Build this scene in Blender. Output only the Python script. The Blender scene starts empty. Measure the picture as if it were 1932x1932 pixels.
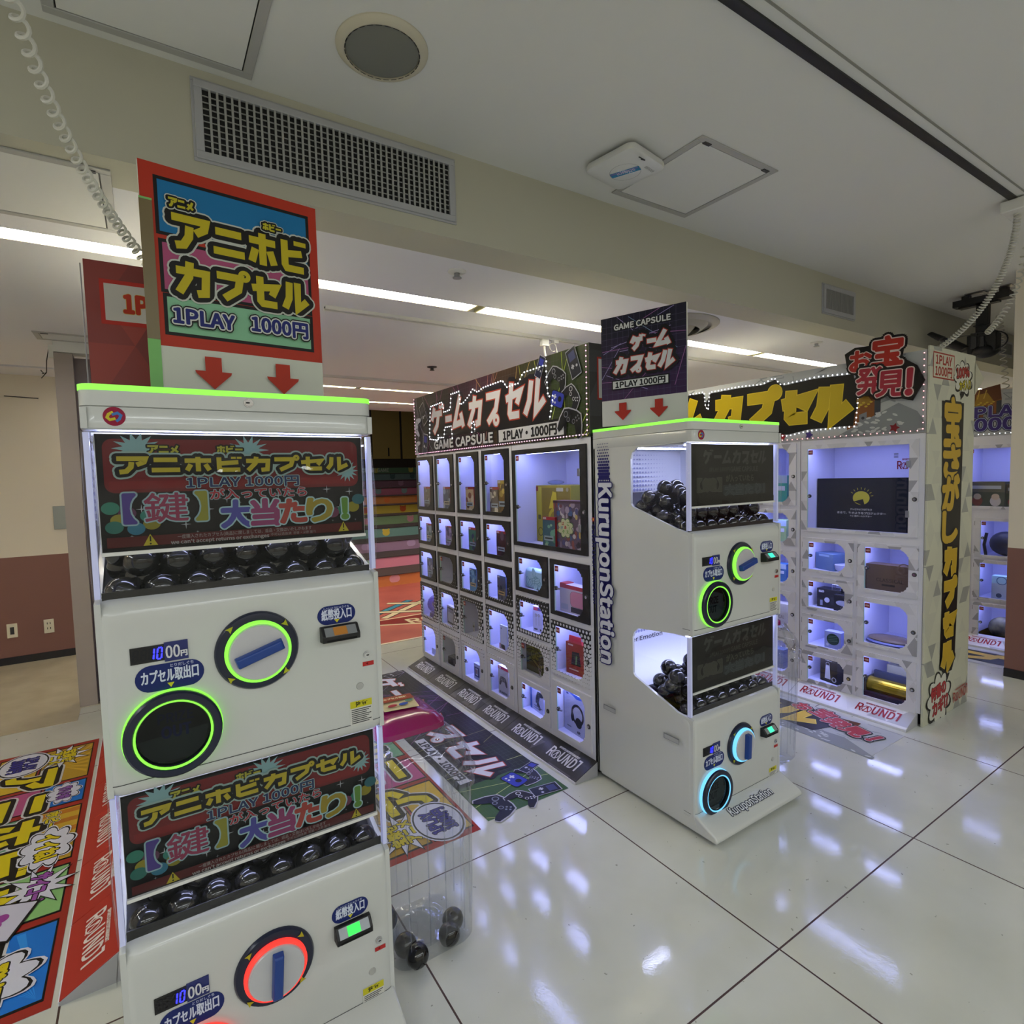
import bpy, bmesh, math, random
from mathutils import Matrix, Vector
random.seed(7)
PI=math.pi; sin=math.sin; cos=math.cos
C=bpy.context.scene.collection
SC=bpy.context.scene
# ---------------------------------------------------------------- camera
F_PX=1061.34
def cam_axes(y,p,r):
    f=Vector((sin(y)*cos(p),cos(y)*cos(p),-sin(p))); rt=Vector((cos(y),-sin(y),0)); dn=f.cross(rt)
    c,s=cos(r),sin(r)
    return c*rt+s*dn, -s*rt+c*dn, f
RT,DN,FW=cam_axes(math.radians(33.0255),math.radians(3.62308),math.radians(1.46814))
EYE=Vector((0,0,1.55))
cd=bpy.data.cameras.new('camera'); cd.sensor_width=36; cd.sensor_height=36; cd.lens=F_PX/1932*36; cd.clip_start=.05
cam=bpy.data.objects.new('camera',cd); C.objects.link(cam)
cam.matrix_world=Matrix(((RT.x,-DN.x,-FW.x,EYE.x),(RT.y,-DN.y,-FW.y,EYE.y),(RT.z,-DN.z,-FW.z,EYE.z),(0,0,0,1)))
SC.camera=cam
# ---------------------------------------------------------------- world, exposure, room lamps
w=bpy.data.worlds.new('world'); SC.world=w; w.use_nodes=True
w.node_tree.nodes['Background'].inputs[0].default_value=(.80,.84,.9,1)
w.node_tree.nodes['Background'].inputs[1].default_value=.10
SC.view_settings.view_transform='Standard'; SC.view_settings.look='None'
SC.view_settings.gamma=1; SC.view_settings.use_curve_mapping=False
SC.view_settings.exposure=0.0
SC.cycles.transparent_max_bounces=24
K_TUBE=60.0      # fluorescent tubes of the low ceiling
K_BACK=29.0     # unseen ceiling lights of the hall behind the camera, and the added left one
K_CELL=12.0      # LED strips in the lockers
K_TANK=16.0      # LED strips in the capsule tanks
def area(name,loc,rot,sx,sy,power,col):
    l=bpy.data.lights.new(name,'AREA'); l.shape='RECTANGLE'; l.size=sx; l.size_y=sy; l.energy=power; l.color=col
    o=bpy.data.objects.new(name,l); o.location=loc; o.rotation_euler=rot; C.objects.link(o); return o
for i,(yy,xx) in enumerate(((-1.6,-2.2),(-1.6,.8),(-1.6,3.6),(-3.4,-.6),(-3.4,2.4))):
    area('unseen_hall_lamp',(xx,yy,2.86),(0,0,0),2.5,.16,K_BACK,(.93,.98,1))
area('unseen_hall_lamp',(-2.5,1.0,2.86),(0,0,PI/2),2.0,.16,K_BACK*1.1,(.93,.98,1))  # unseen lamp added at the left to brighten the locker fronts
# ---------------------------------------------------------------- materials
def lin(c): return c/12.92 if c<=.04045 else ((c+.055)/1.055)**2.4
def rgb(h):
    if isinstance(h,str):
        h=h.lstrip('#'); h=h if len(h)==6 else ''.join(c+c for c in h)
        return tuple(lin(int(h[i:i+2],16)/255) for i in (0,2,4))+(1,)
    return tuple(h)+(1,)
_M={}
def mat(name,col='#808080',rough=.5,metal=0,emit=0,ecol=None,coat=0,spec=.5):
    if name in _M: return _M[name]
    m=bpy.data.materials.new(name); m.use_nodes=True; b=m.node_tree.nodes['Principled BSDF']
    b.inputs['Base Color'].default_value=rgb(col); b.inputs['Roughness'].default_value=rough; b.inputs['Metallic'].default_value=metal
    b.inputs['Specular IOR Level'].default_value=spec
    if coat: b.inputs['Coat Weight'].default_value=coat; b.inputs['Coat Roughness'].default_value=.06
    if emit:
        b.inputs['Emission Color'].default_value=rgb(ecol or col); b.inputs['Emission Strength'].default_value=emit
    _M[name]=m; return m
def ink(h,rough=.42): return mat('ink_'+h.lstrip('#')+('' if rough==.42 else '_%d'%(rough*100)),h,rough,spec=.2)
def nodes(name):
    m=bpy.data.materials.new(name); m.use_nodes=True; nt=m.node_tree; b=nt.nodes['Principled BSDF']; _M[name]=m
    return m,nt,b
def nd(nt,t,ins=None,**kw):
    n=nt.nodes.new(t)
    for k,v in kw.items(): setattr(n,k,v)
    for k,v in (ins or {}).items():
        if hasattr(v,'is_output') or isinstance(v,bpy.types.NodeSocket): nt.links.new(v,n.inputs[k])
        else: n.inputs[k].default_value=v
    return n
def mth(nt,op,a,b=None,c=None):
    n=nt.nodes.new('ShaderNodeMath'); n.operation=op
    for i,v in enumerate((a,b,c)):
        if v is None: continue
        if isinstance(v,bpy.types.NodeSocket): nt.links.new(v,n.inputs[i])
        else: n.inputs[i].default_value=v
    return n.outputs[0]
def mixc(nt,f,a,b):
    n=nt.nodes.new('ShaderNodeMix'); n.data_type='RGBA'
    for i,v in ((0,f),(6,a),(7,b)):
        if isinstance(v,bpy.types.NodeSocket): nt.links.new(v,n.inputs[i])
        else: n.inputs[i].default_value=v
    return n.outputs[2]
def ramp(nt,f,stops,const=False):
    n=nt.nodes.new('ShaderNodeValToRGB'); cr=n.color_ramp
    if const: cr.interpolation='CONSTANT'
    while len(cr.elements)<len(stops): cr.elements.new(.5)
    for e,(p,c) in zip(cr.elements,stops): e.position=p; e.color=rgb(c)
    nt.links.new(f,n.inputs[0]); return n.outputs[0]
def pos(nt):
    g=nt.nodes.new('ShaderNodeNewGeometry'); s=nt.nodes.new('ShaderNodeSeparateXYZ'); nt.links.new(g.outputs['Position'],s.inputs[0]); return g.outputs['Position'],s.outputs
def clear(name,tint='#ffffff',fres=1.45,rough=.02,k=1.0,ripple=0,pw=4.0,edge=.7):
    """clear plastic / glass: transparent body with a fresnel gloss"""
    if name in _M: return _M[name]
    m=bpy.data.materials.new(name); m.use_nodes=True; nt=m.node_tree; nt.nodes.remove(nt.nodes['Principled BSDF'])
    out=nt.nodes['Material Output']
    t=nd(nt,'ShaderNodeBsdfTransparent',{'Color':rgb(tint)}); g=nd(nt,'ShaderNodeBsdfGlossy',{'Roughness':rough})
    f=nd(nt,'ShaderNodeLayerWeight',{'Blend':.5}); mm=mth(nt,'MULTIPLY',mth(nt,'ADD',mth(nt,'MULTIPLY',mth(nt,'POWER',f.outputs['Facing'],pw),edge),.035),k)
    if ripple:
        p,_=pos(nt); no=nd(nt,'ShaderNodeTexNoise',{'Vector':p,'Scale':14.0,'Detail':1.0})
        bp=nd(nt,'ShaderNodeBump',{'Height':no.outputs[0],'Strength':ripple,'Distance':.02})
        nt.links.new(bp.outputs[0],g.inputs['Normal']); nt.links.new(bp.outputs[0],f.inputs['Normal'])
    mx=nd(nt,'ShaderNodeMixShader',{0:mm,1:t.outputs[0],2:g.outputs[0]}); nt.links.new(mx.outputs[0],out.inputs[0])
    _M[name]=m; return m
def tri_mat(name,scale,stops,axes='yz',rough=.4,const=True):
    """printed tessellation of triangles, a random tone for each"""
    m,nt,b=nodes(name); p,s=pos(nt); ix={'x':0,'y':1,'z':2}
    a=s[ix[axes[0]]]; c=s[ix[axes[1]]]
    a=mth(nt,'MULTIPLY',a,scale); c=mth(nt,'MULTIPLY',c,scale)
    r3=.8660254
    e1=mth(nt,'FLOOR',mth(nt,'DIVIDE',c,r3)); e2=mth(nt,'FLOOR',mth(nt,'ADD',a,mth(nt,'MULTIPLY',c,.57735))); e3=mth(nt,'FLOOR',mth(nt,'SUBTRACT',a,mth(nt,'MULTIPLY',c,.57735)))
    cb=nd(nt,'ShaderNodeCombineXYZ',{0:e1,1:e2,2:e3}); wn=nd(nt,'ShaderNodeTexWhiteNoise',{'Vector':cb.outputs[0]})
    col=ramp(nt,wn.outputs['Value'],stops,const); nt.links.new(col,b.inputs['Base Color']); b.inputs['Roughness'].default_value=rough
    return m
# ---------------------------------------------------------------- mesh builder
class MB:
    def __init__(s,off=(0,0,0)): s.v=[]; s.f=[]; s.m=[]; s.mats=[]; s.off=Vector(off); s.T=None
    def mi(s,m):
        if m not in s.mats: s.mats.append(m)
        return s.mats.index(m)
    def add(s,vs,fs,m):
        b=len(s.v)
        for v in vs:
            v=Vector(v)
            if s.T is not None: v=s.T@v
            s.v.append(v+s.off)
        i=s.mi(m)
        for f in fs: s.f.append([b+k for k in f]); s.m.append(i)
    def box(s,x0,y0,z0,x1,y1,z1,m,skip=''):
        vs=[(x0,y0,z0),(x1,y0,z0),(x1,y1,z0),(x0,y1,z0),(x0,y0,z1),(x1,y0,z1),(x1,y1,z1),(x0,y1,z1)]
        fs={'d':(0,3,2,1),'u':(4,5,6,7),'f':(0,1,5,4),'r':(1,2,6,5),'b':(2,3,7,6),'l':(3,0,4,7)}
        s.add(vs,[f for k,f in fs.items() if k not in skip],m)
    def poly(s,pts,m): s.add(pts,[list(range(len(pts)))],m)
    def prism(s,pts,d,m):
        """pts: 3D polygon, d: extrusion vector"""
        n=len(pts); d=Vector(d); vs=[Vector(p) for p in pts]+[Vector(p)+d for p in pts]
        fs=[list(range(n))[::-1],list(range(n,2*n))]+[(i,(i+1)%n,n+(i+1)%n,n+i) for i in range(n)]
        s.add(vs,fs,m)
    def loft(s,rings,m,cap0=True,cap1=True,closed=True):
        n=len(rings[0]); vs=[p for r in rings for p in r]; fs=[]
        for k in range(len(rings)-1):
            for i in range(n if closed else n-1):
                j=(i+1)%n; fs.append((k*n+i,k*n+j,(k+1)*n+j,(k+1)*n+i))
        if cap0: fs.append(list(range(n))[::-1])
        if cap1: fs.append([(len(rings)-1)*n+i for i in range(n)])
        s.add(vs,fs,m)
    def cyl(s,c,ax,r,h,m,n=24,r1=None,caps=True):
        """from c along ax (unit) by h"""
        c=Vector(c); ax=Vector(ax).normalized(); u=ax.orthogonal().normalized(); v=ax.cross(u); r1=r if r1 is None else r1
        R0=[c+r*(cos(2*PI*i/n)*u+sin(2*PI*i/n)*v) for i in range(n)]; R1=[c+h*ax+r1*(cos(2*PI*i/n)*u+sin(2*PI*i/n)*v) for i in range(n)]
        s.loft([R0,R1],m,caps,caps)
    def lathe(s,c,ax,prof,m,n=40,closed=False,caps=True):
        """prof [(r,h)] about axis"""
        c=Vector(c); ax=Vector(ax).normalized(); u=ax.orthogonal().normalized(); v=ax.cross(u)
        rings=[[c+h*ax+r*(cos(2*PI*i/n)*u+sin(2*PI*i/n)*v) for i in range(n)] for r,h in prof]
        if closed: rings.append(rings[0])
        s.loft(rings,m,caps and (not closed) and prof[0][0]>0,caps and (not closed) and prof[-1][0]>0)
    def tube(s,pts,r,m,n=8):
        P=[Vector(p) for p in pts]; rings=[]; u=None
        for i,p in enumerate(P):
            t=(P[min(i+1,len(P)-1)]-P[max(i-1,0)]).normalized()
            u=t.orthogonal().normalized() if u is None else (u-u.dot(t)*t).normalized()
            v=t.cross(u); rings.append([p+r*(cos(2*PI*k/n)*u+sin(2*PI*k/n)*v) for k in range(n)])
        s.loft(rings,m)
    def sphere(s,c,r,m,n=12,k=8,sc=(1,1,1)):
        c=Vector(c); vs=[]; fs=[]
        for j in range(1,k):
            for i in range(n):
                a=2*PI*i/n; t=PI*j/k; vs.append(c+Vector((r*sc[0]*sin(t)*cos(a),r*sc[1]*sin(t)*sin(a),r*sc[2]*cos(t))))
        vs+= [c+Vector((0,0,r*sc[2])),c-Vector((0,0,r*sc[2]))]; T=len(vs)-2
        for j in range(k-2):
            for i in range(n):
                fs.append((j*n+i,(j+1)*n+i,(j+1)*n+(i+1)%n,j*n+(i+1)%n))
        for i in range(n): fs.append((T,i,(i+1)%n)); fs.append((T+1,(k-2)*n+(i+1)%n,(k-2)*n+i))
        s.add(vs,fs,m)
    def build(s,name,parent=None,loc=None,smooth=False,bevel=0,seg=2):
        me=bpy.data.meshes.new(name); me.from_pydata([v[:] for v in s.v],[],s.f)
        for m in s.mats: me.materials.append(m)
        me.polygons.foreach_set('material_index',s.m)
        bm=bmesh.new(); bm.from_mesh(me); bmesh.ops.recalc_face_normals(bm,faces=bm.faces[:]) if s.recalc else None; bm.to_mesh(me); bm.free()
        if smooth:
            me.polygons.foreach_set('use_smooth',[True]*len(me.polygons))
            try: me.set_sharp_from_angle(angle=math.radians(38))
            except Exception: pass
        o=bpy.data.objects.new(name,me); C.objects.link(o)
        if parent is not None: o.parent=parent
        if loc is not None: o.location=loc
        if bevel:
            md=o.modifiers.new('bevel','BEVEL'); md.width=bevel; md.segments=seg; md.limit_method='ANGLE'; md.angle_limit=math.radians(40)
            md.harden_normals=False
            me.polygons.foreach_set('use_smooth',[True]*len(me.polygons))
            try: me.set_sharp_from_angle(angle=math.radians(38))
            except Exception: pass
        return o
    recalc=True
def thing(name,label,cat,loc=(0,0,0),rotz=0,group=None):
    o=bpy.data.objects.new(name,None); C.objects.link(o); o.empty_display_size=.1
    o.location=loc; o.rotation_euler=(0,0,rotz); o['label']=label; o['category']=cat
    if group: o['group']=group
    return o
def tag(o,label,cat,group=None):
    o['label']=label; o['category']=cat
    if group: o['group']=group
    return o
def struct(o): o['kind']='structure'; return o
# ---------------------------------------------------------------- flat print (inks on a board)
_T={}
try:
    import os
    FONT=bpy.data.fonts.load(os.path.join(bpy.utils.system_resource('DATAFILES'),'fonts','Noto Sans CJK Regular.woff2'))
except Exception: FONT=None      # the typeface bundled with Blender
FS=1.0
def text_geo(s,off):
    k=(s,round(off,3))
    if k not in _T:
        cu=bpy.data.curves.new('t','FONT'); cu.body=s
        if FONT: cu.font=FONT
        cu.dimensions='2D'; cu.fill_mode='FRONT'; cu.resolution_u=3; cu.offset=off
        o=bpy.data.objects.new('t',cu); me=bpy.data.meshes.new_from_object(o)
        vs=[v.co.copy()*FS for v in me.vertices]; fs=[list(p.vertices) for p in me.polygons]
        bpy.data.objects.remove(o); bpy.data.curves.remove(cu); bpy.data.meshes.remove(me); _T[k]=(vs,fs)
    return _T[k]
_h=text_geo('H',0)[0]; FS=.74/max(v.y for v in _h); _T.clear()
KANA={
'ア':[[(.03,.88),(.95,.88),(.9,.66),(.66,.5)],[(.5,.68),(.47,.36),(.32,.1),(.1,.06)]],
'ニ':[[(.1,.8),(.9,.8)],[(.02,.16),(.98,.16)]],
'ホ':[[(.03,.74),(.97,.74)],[(.5,.98),(.5,.04)],[(.24,.5),(.1,.1)],[(.76,.5),(.9,.1)]],
'ビ':[[(.14,.95),(.14,.22),(.22,.12),(.92,.12)],[(.14,.54),(.86,.62)],[(.68,.98),(.68,.84)],[(.9,.98),(.9,.84)]],
'カ':[[(.04,.7),(.9,.7),(.86,.12),(.62,.08)],[(.44,.98),(.4,.55),(.1,.05)]],
'プ':[[(.04,.8),(.8,.8),(.72,.4),(.26,.06)],'o'],
'セ':[[(.03,.58),(.9,.7),(.74,.4)],[(.32,.98),(.32,.2),(.4,.12),(.92,.12)]],
'ル':[[(.25,.94),(.22,.42),(.05,.08)],[(.58,.96),(.58,.12),(.96,.4)]],
'ゲ':[[(.2,.96),(.03,.5)],[(.14,.72),(.9,.72)],[(.6,.72),(.52,.3),(.26,.04)],[(.74,1.0),(.72,.88)],[(.94,1.0),(.92,.88)]],
'ー':[[(.04,.5),(.96,.5)]],
'ム':[[(.5,.96),(.14,.12),(.86,.18)],[(.66,.46),(.96,.02)]],
'メ':[[(.8,.95),(.6,.5),(.12,.06)],[(.2,.66),(.85,.12)]],
}
def clipseg(p0,p1,x0,y0,x1,y1):
    t0,t1=0.0,1.0; dx,dy=p1[0]-p0[0],p1[1]-p0[1]
    for pp,qq in ((-dx,p0[0]-x0),(dx,x1-p0[0]),(-dy,p0[1]-y0),(dy,y1-p0[1])):
        if abs(pp)<1e-9:
            if qq<0: return None
            continue
        r=qq/pp
        if pp<0: t0=max(t0,r)
        else: t1=min(t1,r)
    return [(p0[0]+dx*t0,p0[1]+dy*t0),(p0[0]+dx*t1,p0[1]+dy*t1)] if t0<t1-1e-3 else None
class Art(MB):
    recalc=False
    def __init__(s,O,U,V,off=(0,0,0),base=.0006,step=.00006):
        super().__init__(off); s.O=Vector(O); s.U=Vector(U).normalized(); s.V=Vector(V).normalized(); s.W=s.U.cross(s.V); s.L=base; s.step=step; s.clip=None
    def nx(s,k=1): s.L+=s.step*k
    def P(s,x,y): return s.O+s.U*x+s.V*y+s.W*s.L
    def cx(s,p):
        if s.clip: return (min(max(p[0],s.clip[0]),s.clip[2]),min(max(p[1],s.clip[1]),s.clip[3]))
        return p
    def flat(s,pts,col,nx=True):
        m=col if not isinstance(col,str) else ink(col)
        if sum(pts[i-1][0]*pts[i][1]-pts[i][0]*pts[i-1][1] for i in range(len(pts)))<0: pts=pts[::-1]
        s.add([s.P(*s.cx(p)) for p in pts],[list(range(len(pts)))],m)
        if nx: s.nx()
    def rect(s,x0,y0,x1,y1,col): s.flat([(x0,y0),(x1,y0),(x1,y1),(x0,y1)],col)
    def ell(s,x,y,rx,ry,col,n=28,rot=0):
        c,q=cos(rot),sin(rot); s.flat([(x+rx*cos(2*PI*i/n)*c-ry*sin(2*PI*i/n)*q,y+rx*cos(2*PI*i/n)*q+ry*sin(2*PI*i/n)*c) for i in range(n)],col)
    def ring(s,x,y,r0,r1,col,n=32):
        m=ink(col) if isinstance(col,str) else col
        vs=[s.P(x+r*cos(2*PI*i/n),y+r*sin(2*PI*i/n)) for r in (r0,r1) for i in range(n)]
        s.add(vs,[(i,n+i,n+(i+1)%n,(i+1)%n) for i in range(n)],m); s.nx()
    def star(s,x,y,r0,r1,k,col,rot=0,sx=1,jit=0):
        p=[]
        for i in range(2*k):
            r=(r1 if i%2 else r0)*(1+jit*(random.random()-.5)); a=rot+PI*i/k; p.append((x+r*cos(a)*sx,y+r*sin(a)))
        s.flat(p,col)
    def pill(s,x0,y0,x1,y1,r,col,n=6):
        p=[]
        for cx,cy,a in ((x1-r,y0+r,-PI/2),(x1-r,y1-r,0),(x0+r,y1-r,PI/2),(x0+r,y0+r,PI)):
            p+=[(cx+r*cos(a+PI/2*i/n),cy+r*sin(a+PI/2*i/n)) for i in range(n+1)]
        s.flat(p,col)
    def cloud(s,x,y,rx,ry,col,k=9,e=.28):
        m=ink(col) if isinstance(col,str) else col
        p=[]
        n=k*6
        for i in range(n):
            a=2*PI*i/n; b=1+e*(abs(sin(k*a/2))-.6); p.append((x+rx*b*cos(a),y+ry*b*sin(a)))
        s.flat(p,m)
    def line(s,pts,w,col,ext=0,nx=True):
        """thick polyline with mitred joints"""
        m=ink(col) if isinstance(col,str) else col
        P=[Vector(p).to_2d() for p in pts]
        if ext:
            d=(P[0]-P[1]).normalized(); P[0]=P[0]+d*ext; d=(P[-1]-P[-2]).normalized(); P[-1]=P[-1]+d*ext
        L=[];R=[]
        for i,p in enumerate(P):
            a=(P[i]-P[i-1]).normalized() if i else (P[1]-P[0]).normalized(); b=(P[i+1]-P[i]).normalized() if i<len(P)-1 else a
            na=Vector((-a.y,a.x)); nb=Vector((-b.y,b.x)); n=(na+nb); n=n.normalized() if n.length>1e-4 else na
            k=w/2/max(.45,n.dot(na)); L.append(p+n*k); R.append(p-n*k)
        n=len(P); s.add([s.P(*s.cx(q)) for q in L+R],[(i,n+i,n+i+1,i+1) for i in range(n-1)],m)
        s.nx(1 if nx else .25)
    def text(s,t,x,y,h,col,bold=.02,sx=1,rot=0,outl=(),shear=0,center=True,width=None):
        """capital height ~h ; outl [(colour, extra offset in em)], outermost first"""
        z=h/.74
        vs,_=text_geo(t,0)
        if not vs: return
        x0=min(v.x for v in vs); x1=max(v.x for v in vs)
        if width: sx=width/((x1-x0)*z)
        c,q=cos(rot),sin(rot)
        c0=(x0+x1)/2
        for cc,e in list(outl)+[(col,0)]:
            rad=bold+e; m=ink(cc) if isinstance(cc,str) else cc
            big=h>.014 and rad>.012; vs,fs=text_geo(t,0 if big else min(rad,.02))
            n=(16 if rad>.08 else 12 if rad>.04 else 8) if big else 1
            sh=[(rad*cos(2*PI*i/n),rad*sin(2*PI*i/n)) for i in range(n)] if big else [(0,0)]
            if big and rad>.06: sh+=[(rad*.55*cos(2*PI*i/8),rad*.55*sin(2*PI*i/8)) for i in range(8)]
            for ox,oy in sh:
                pts=[]
                for v in vs:
                    a=((v.x-(c0 if center else x0))+shear*v.y)*z*sx+ox*z; b=(v.y-(.37 if center else 0)+oy)*z
                    pts.append(s.P(*s.cx((x+a*c-b*q,y+a*q+b*c))))
                s.add(pts,fs,m); s.nx(.17)
    def kana(s,t,x,y,wd,ht,col,sw,outl=(),shear=0,gap=.08,rot=0,boxes=None):
        """block katakana drawn from strokes; (x,y) lower left, each cell wd x ht; outl [(colour, extra width)]"""
        c,q=cos(rot),sin(rot); n=len(t)
        for cc,e in list(outl)+[(col,0)]:
            m=ink(cc) if isinstance(cc,str) else cc
            for i,ch in enumerate(t):
                bx=boxes[i] if boxes else (i*wd*(1+gap),0,wd,ht)
                for st in KANA[ch]:
                    def tr(px,py):
                        a=bx[0]+bx[2]*px+shear*(bx[1]+bx[3]*py); b=bx[1]+bx[3]*py; return (x+a*c-b*q,y+a*q+b*c)
                    if st=='o':
                        r=.13*min(bx[2],bx[3]); ce=tr(.95,.9) if not s.low else tr(.78,.1); k=20; hole=max(r*1.0-sw*.3-e/2,.0)
                        o1=r+sw*.3+e/2; vs=[s.P(ce[0]+rr*cos(2*PI*j/k),ce[1]+rr*sin(2*PI*j/k)) for rr in (hole,o1) for j in range(k)]
                        s.add(vs,[(j,k+j,k+(j+1)%k,(j+1)%k) for j in range(k)],m); s.nx(.25)
                    elif e<.45*sw: s.line([tr(*p) for p in st],sw+e,m,ext=e/2,nx=False)
                    else:
                        Q=[tr(*p) for p in st]; rd=(sw+e)/2
                        # square stroke ends pushed out by half the outline, rounded
                        for p0,p1 in zip(Q,Q[1:]):
                            d=(Vector(p1)-Vector(p0)).normalized(); k=max(sw*.32,0); nrm=Vector((-d.y,d.x))
                            s.line([p0,p1],sw+e,m,nx=False)
                            for pp in (p0,p1):
                                for sg in (-1,1):
                                    c0=Vector(pp)+nrm*sg*k; s.flat([(c0.x+(rd-k)*cos(2*PI*j/12),c0.y+(rd-k)*sin(2*PI*j/12)) for j in range(12)],m,nx=False); s.nx(.1)
            s.nx()
    low=False
    def logo(s,x,y,h,col,rot=0,sub=True):
        """bowling-hall word mark: R, ring with a figure, UND1; (x,y) lower left"""
        c,q=cos(rot),sin(rot)
        def T(a,b): return (x+a*c-b*q,y+a*q+b*c)
        def tx(t,a,hh,b=0,wd=None): p=T(a,b); s.text(t,p[0],p[1],hh,col,bold=.02,rot=rot,center=False,width=wd)
        tx('R',0,h,0,h*.5); p=T(h*.9,h*.42); s.ring(p[0],p[1],h*.36,h*.44,col)
        s.line([T(h*.66,-h*.02),T(h*.9,h*.66),T(h*1.14,-h*.02)],h*.1,col); p=T(h*.9,h*.62); s.ell(p[0],p[1],h*.12,h*.12,col,12)
        tx('UND',h*1.42,h,0,h*1.85); s.line([T(h*3.3,h*1.05),T(h*3.62,h*1.05),T(h*3.62,0)],h*.16,col)
        if sub: tx('SPORTS ENTERTAINMENT',h*.55,h*.17,h*1.12,h*2.6)
# ================================================================ the room
M_CEIL=mat('ceiling_paint','#d6d6d3',.85); M_CEIL2=mat('ceiling_paint_low','#dedee2',.85); M_BEAM=mat('beam_paint','#b4b2a2',.85)
M_WALL=mat('wall_paint_cream','#d9d0c0',.8); M_MAUVE=mat('wall_vinyl_mauve','#7d5750',.7); M_BASE=mat('baseboard_black','#15131a',.5)
M_PART=mat('partition_grey','#968c88',.6); M_PARTD=mat('partition_grey_dark','#6b6266',.6); M_WHITE=mat('white_trim','#d8d8d4',.5)
M_BLACK=mat('matt_black','#0c0c0e',.5); M_DGREY=mat('dark_grey','#2a2a2e',.5); M_STEEL=mat('steel','#9a9ca0',.3,1)
def floor_mat():
    m,nt,b=nodes('floor_tiles'); p,s=pos(nt)
    def dist(o,o0,pitch):
        t=mth(nt,'DIVIDE',mth(nt,'SUBTRACT',o,o0),pitch); f=mth(nt,'SUBTRACT',t,mth(nt,'ROUND',t)); return mth(nt,'MULTIPLY',mth(nt,'ABSOLUTE',f),pitch),mth(nt,'FLOOR',t)
    dx,ix=dist(s[0],1.637,.9690); dy,iy=dist(s[1],.997,.9460)
    g=mth(nt,'LESS_THAN',mth(nt,'MINIMUM',dx,dy),.0030)
    n1=nd(nt,'ShaderNodeTexNoise',{'Vector':p,'Scale':2.2,'Detail':4.0}); n2=nd(nt,'ShaderNodeTexNoise',{'Vector':p,'Scale':38.0,'Detail':2.0}); n3=nd(nt,'ShaderNodeTexNoise',{'Vector':p,'Scale':9.0,'Detail':3.0,'Roughness':.7})
    base=ramp(nt,n1.outputs[0],[(.3,'#b9bbb2'),(.7,'#c8cac4')])
    spot=mth(nt,'GREATER_THAN',n2.outputs[0],.735); base=mixc(nt,mth(nt,'MULTIPLY',spot,.55),base,rgb('#5d5a50'))
    col=mixc(nt,g,base,rgb('#3a1f1c')); nt.links.new(col,b.inputs['Base Color'])
    rg=mth(nt,'ADD',mth(nt,'MULTIPLY',n3.outputs[0],.10),.03); rg=mth(nt,'ADD',rg,mth(nt,'MULTIPLY',g,.4)); nt.links.new(rg,b.inputs['Roughness'])
    b.inputs['Specular IOR Level'].default_value=.6
    bn=nd(nt,'ShaderNodeTexNoise',{'Vector':p,'Scale':30.0,'Detail':2.0})
    bf=nd(nt,'ShaderNodeTexNoise',{'Vector':p,'Scale':170.0,'Detail':1.0})
    h=mth(nt,'SUBTRACT',mth(nt,'ADD',mth(nt,'MULTIPLY',bn.outputs[0],.22),mth(nt,'MULTIPLY',bf.outputs[0],.10)),g)
    bp=nd(nt,'ShaderNodeBump',{'Height':h,'Strength':.07,'Distance':.01}); nt.links.new(bp.outputs[0],b.inputs['Normal'])
    return m
M_FLOOR=floor_mat()
def noise_mat(name,a,b_,scale,rough=.4,lo=.35,hi=.65):
    m,nt,b=nodes(name); p,_=pos(nt); n=nd(nt,'ShaderNodeTexNoise',{'Vector':p,'Scale':scale,'Detail':4.0})
    nt.links.new(ramp(nt,n.outputs[0],[(lo,a),(hi,b_)]),b.inputs['Base Color']); b.inputs['Roughness'].default_value=rough; return m
M_BEIGE=noise_mat('floor_vinyl_beige','#a59c86','#b5ad98',5,.3)
X0,X1,Y0,Y1=-3.6,9.6,-4.4,7.9
b=MB(); b.box(X0,Y0,-.1,X1,Y1,0,M_FLOOR); struct(b.build('floor'))
b=MB(); b.box(X0,4.661,.0,-.463,6.54,.002,M_BEIGE); b.box(-.463,4.917,0,1.4,6.54,.002,M_BEIGE); struct(b.build('floor_vinyl'))
b=MB(); b.box(X0,Y0,2.9,X1,2.15,3.05,M_CEIL); struct(b.build('ceiling'))
YS=[(2.905,3.035),(6.045,6.125),(7.05,7.13)]
b=MB(); y=2.35
for a,c in YS: b.box(X0,y,2.55,X1,a,2.62,M_CEIL2); y=c
b.box(X0,y,2.55,X1,7.9,2.62,M_CEIL2); struct(b.build('ceiling_low'))
b=MB(); b.box(X0,2.15,2.55,X1,2.35,3.05,M_BEAM); struct(b.build('ceiling_beam'))
# walls
b=MB(); b.box(X0,6.54,0,-.3,6.7,.95,M_MAUVE); b.box(X0,6.541,.95,-.3,6.7,2.62,M_WALL); struct(b.build('wall_far'))
b=MB(); b.box(X0,6.525,0,-.3,6.54,.065,M_BASE); struct(b.build('baseboard_far'))
b=MB(); b.box(5.2,Y0,0,5.4,1.436,.945,M_MAUVE); b.box(5.201,Y0,.945,5.4,1.436,2.9,M_WALL); struct(b.build('wall_right'))
b=MB(); b.box(5.188,Y0,0,5.2,1.436,.06,M_BASE); struct(b.build('baseboard_right'))
b=MB(); b.box(X0-.1,Y0,0,X0,6.7,2.95,M_WALL); struct(b.build('wall_left'))
b=MB(); b.box(X0,Y0-.1,0,5.2,Y0,2.95,M_WALL); struct(b.build('wall_behind'))
b=MB(); b.box(X1,Y0,0,X1+.1,7.9,2.95,M_WALL); struct(b.build('wall_end'))
# back wall with the opening for the stairs
b=MB(); b.box(-.3,7.9,0,2.19,8.0,2.62,M_WALL); struct(b.build('wall_back_left'))
b=MB(); b.box(5.0,7.9,0,X1,8.0,2.62,M_WALL); struct(b.build('wall_back_right'))
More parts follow.
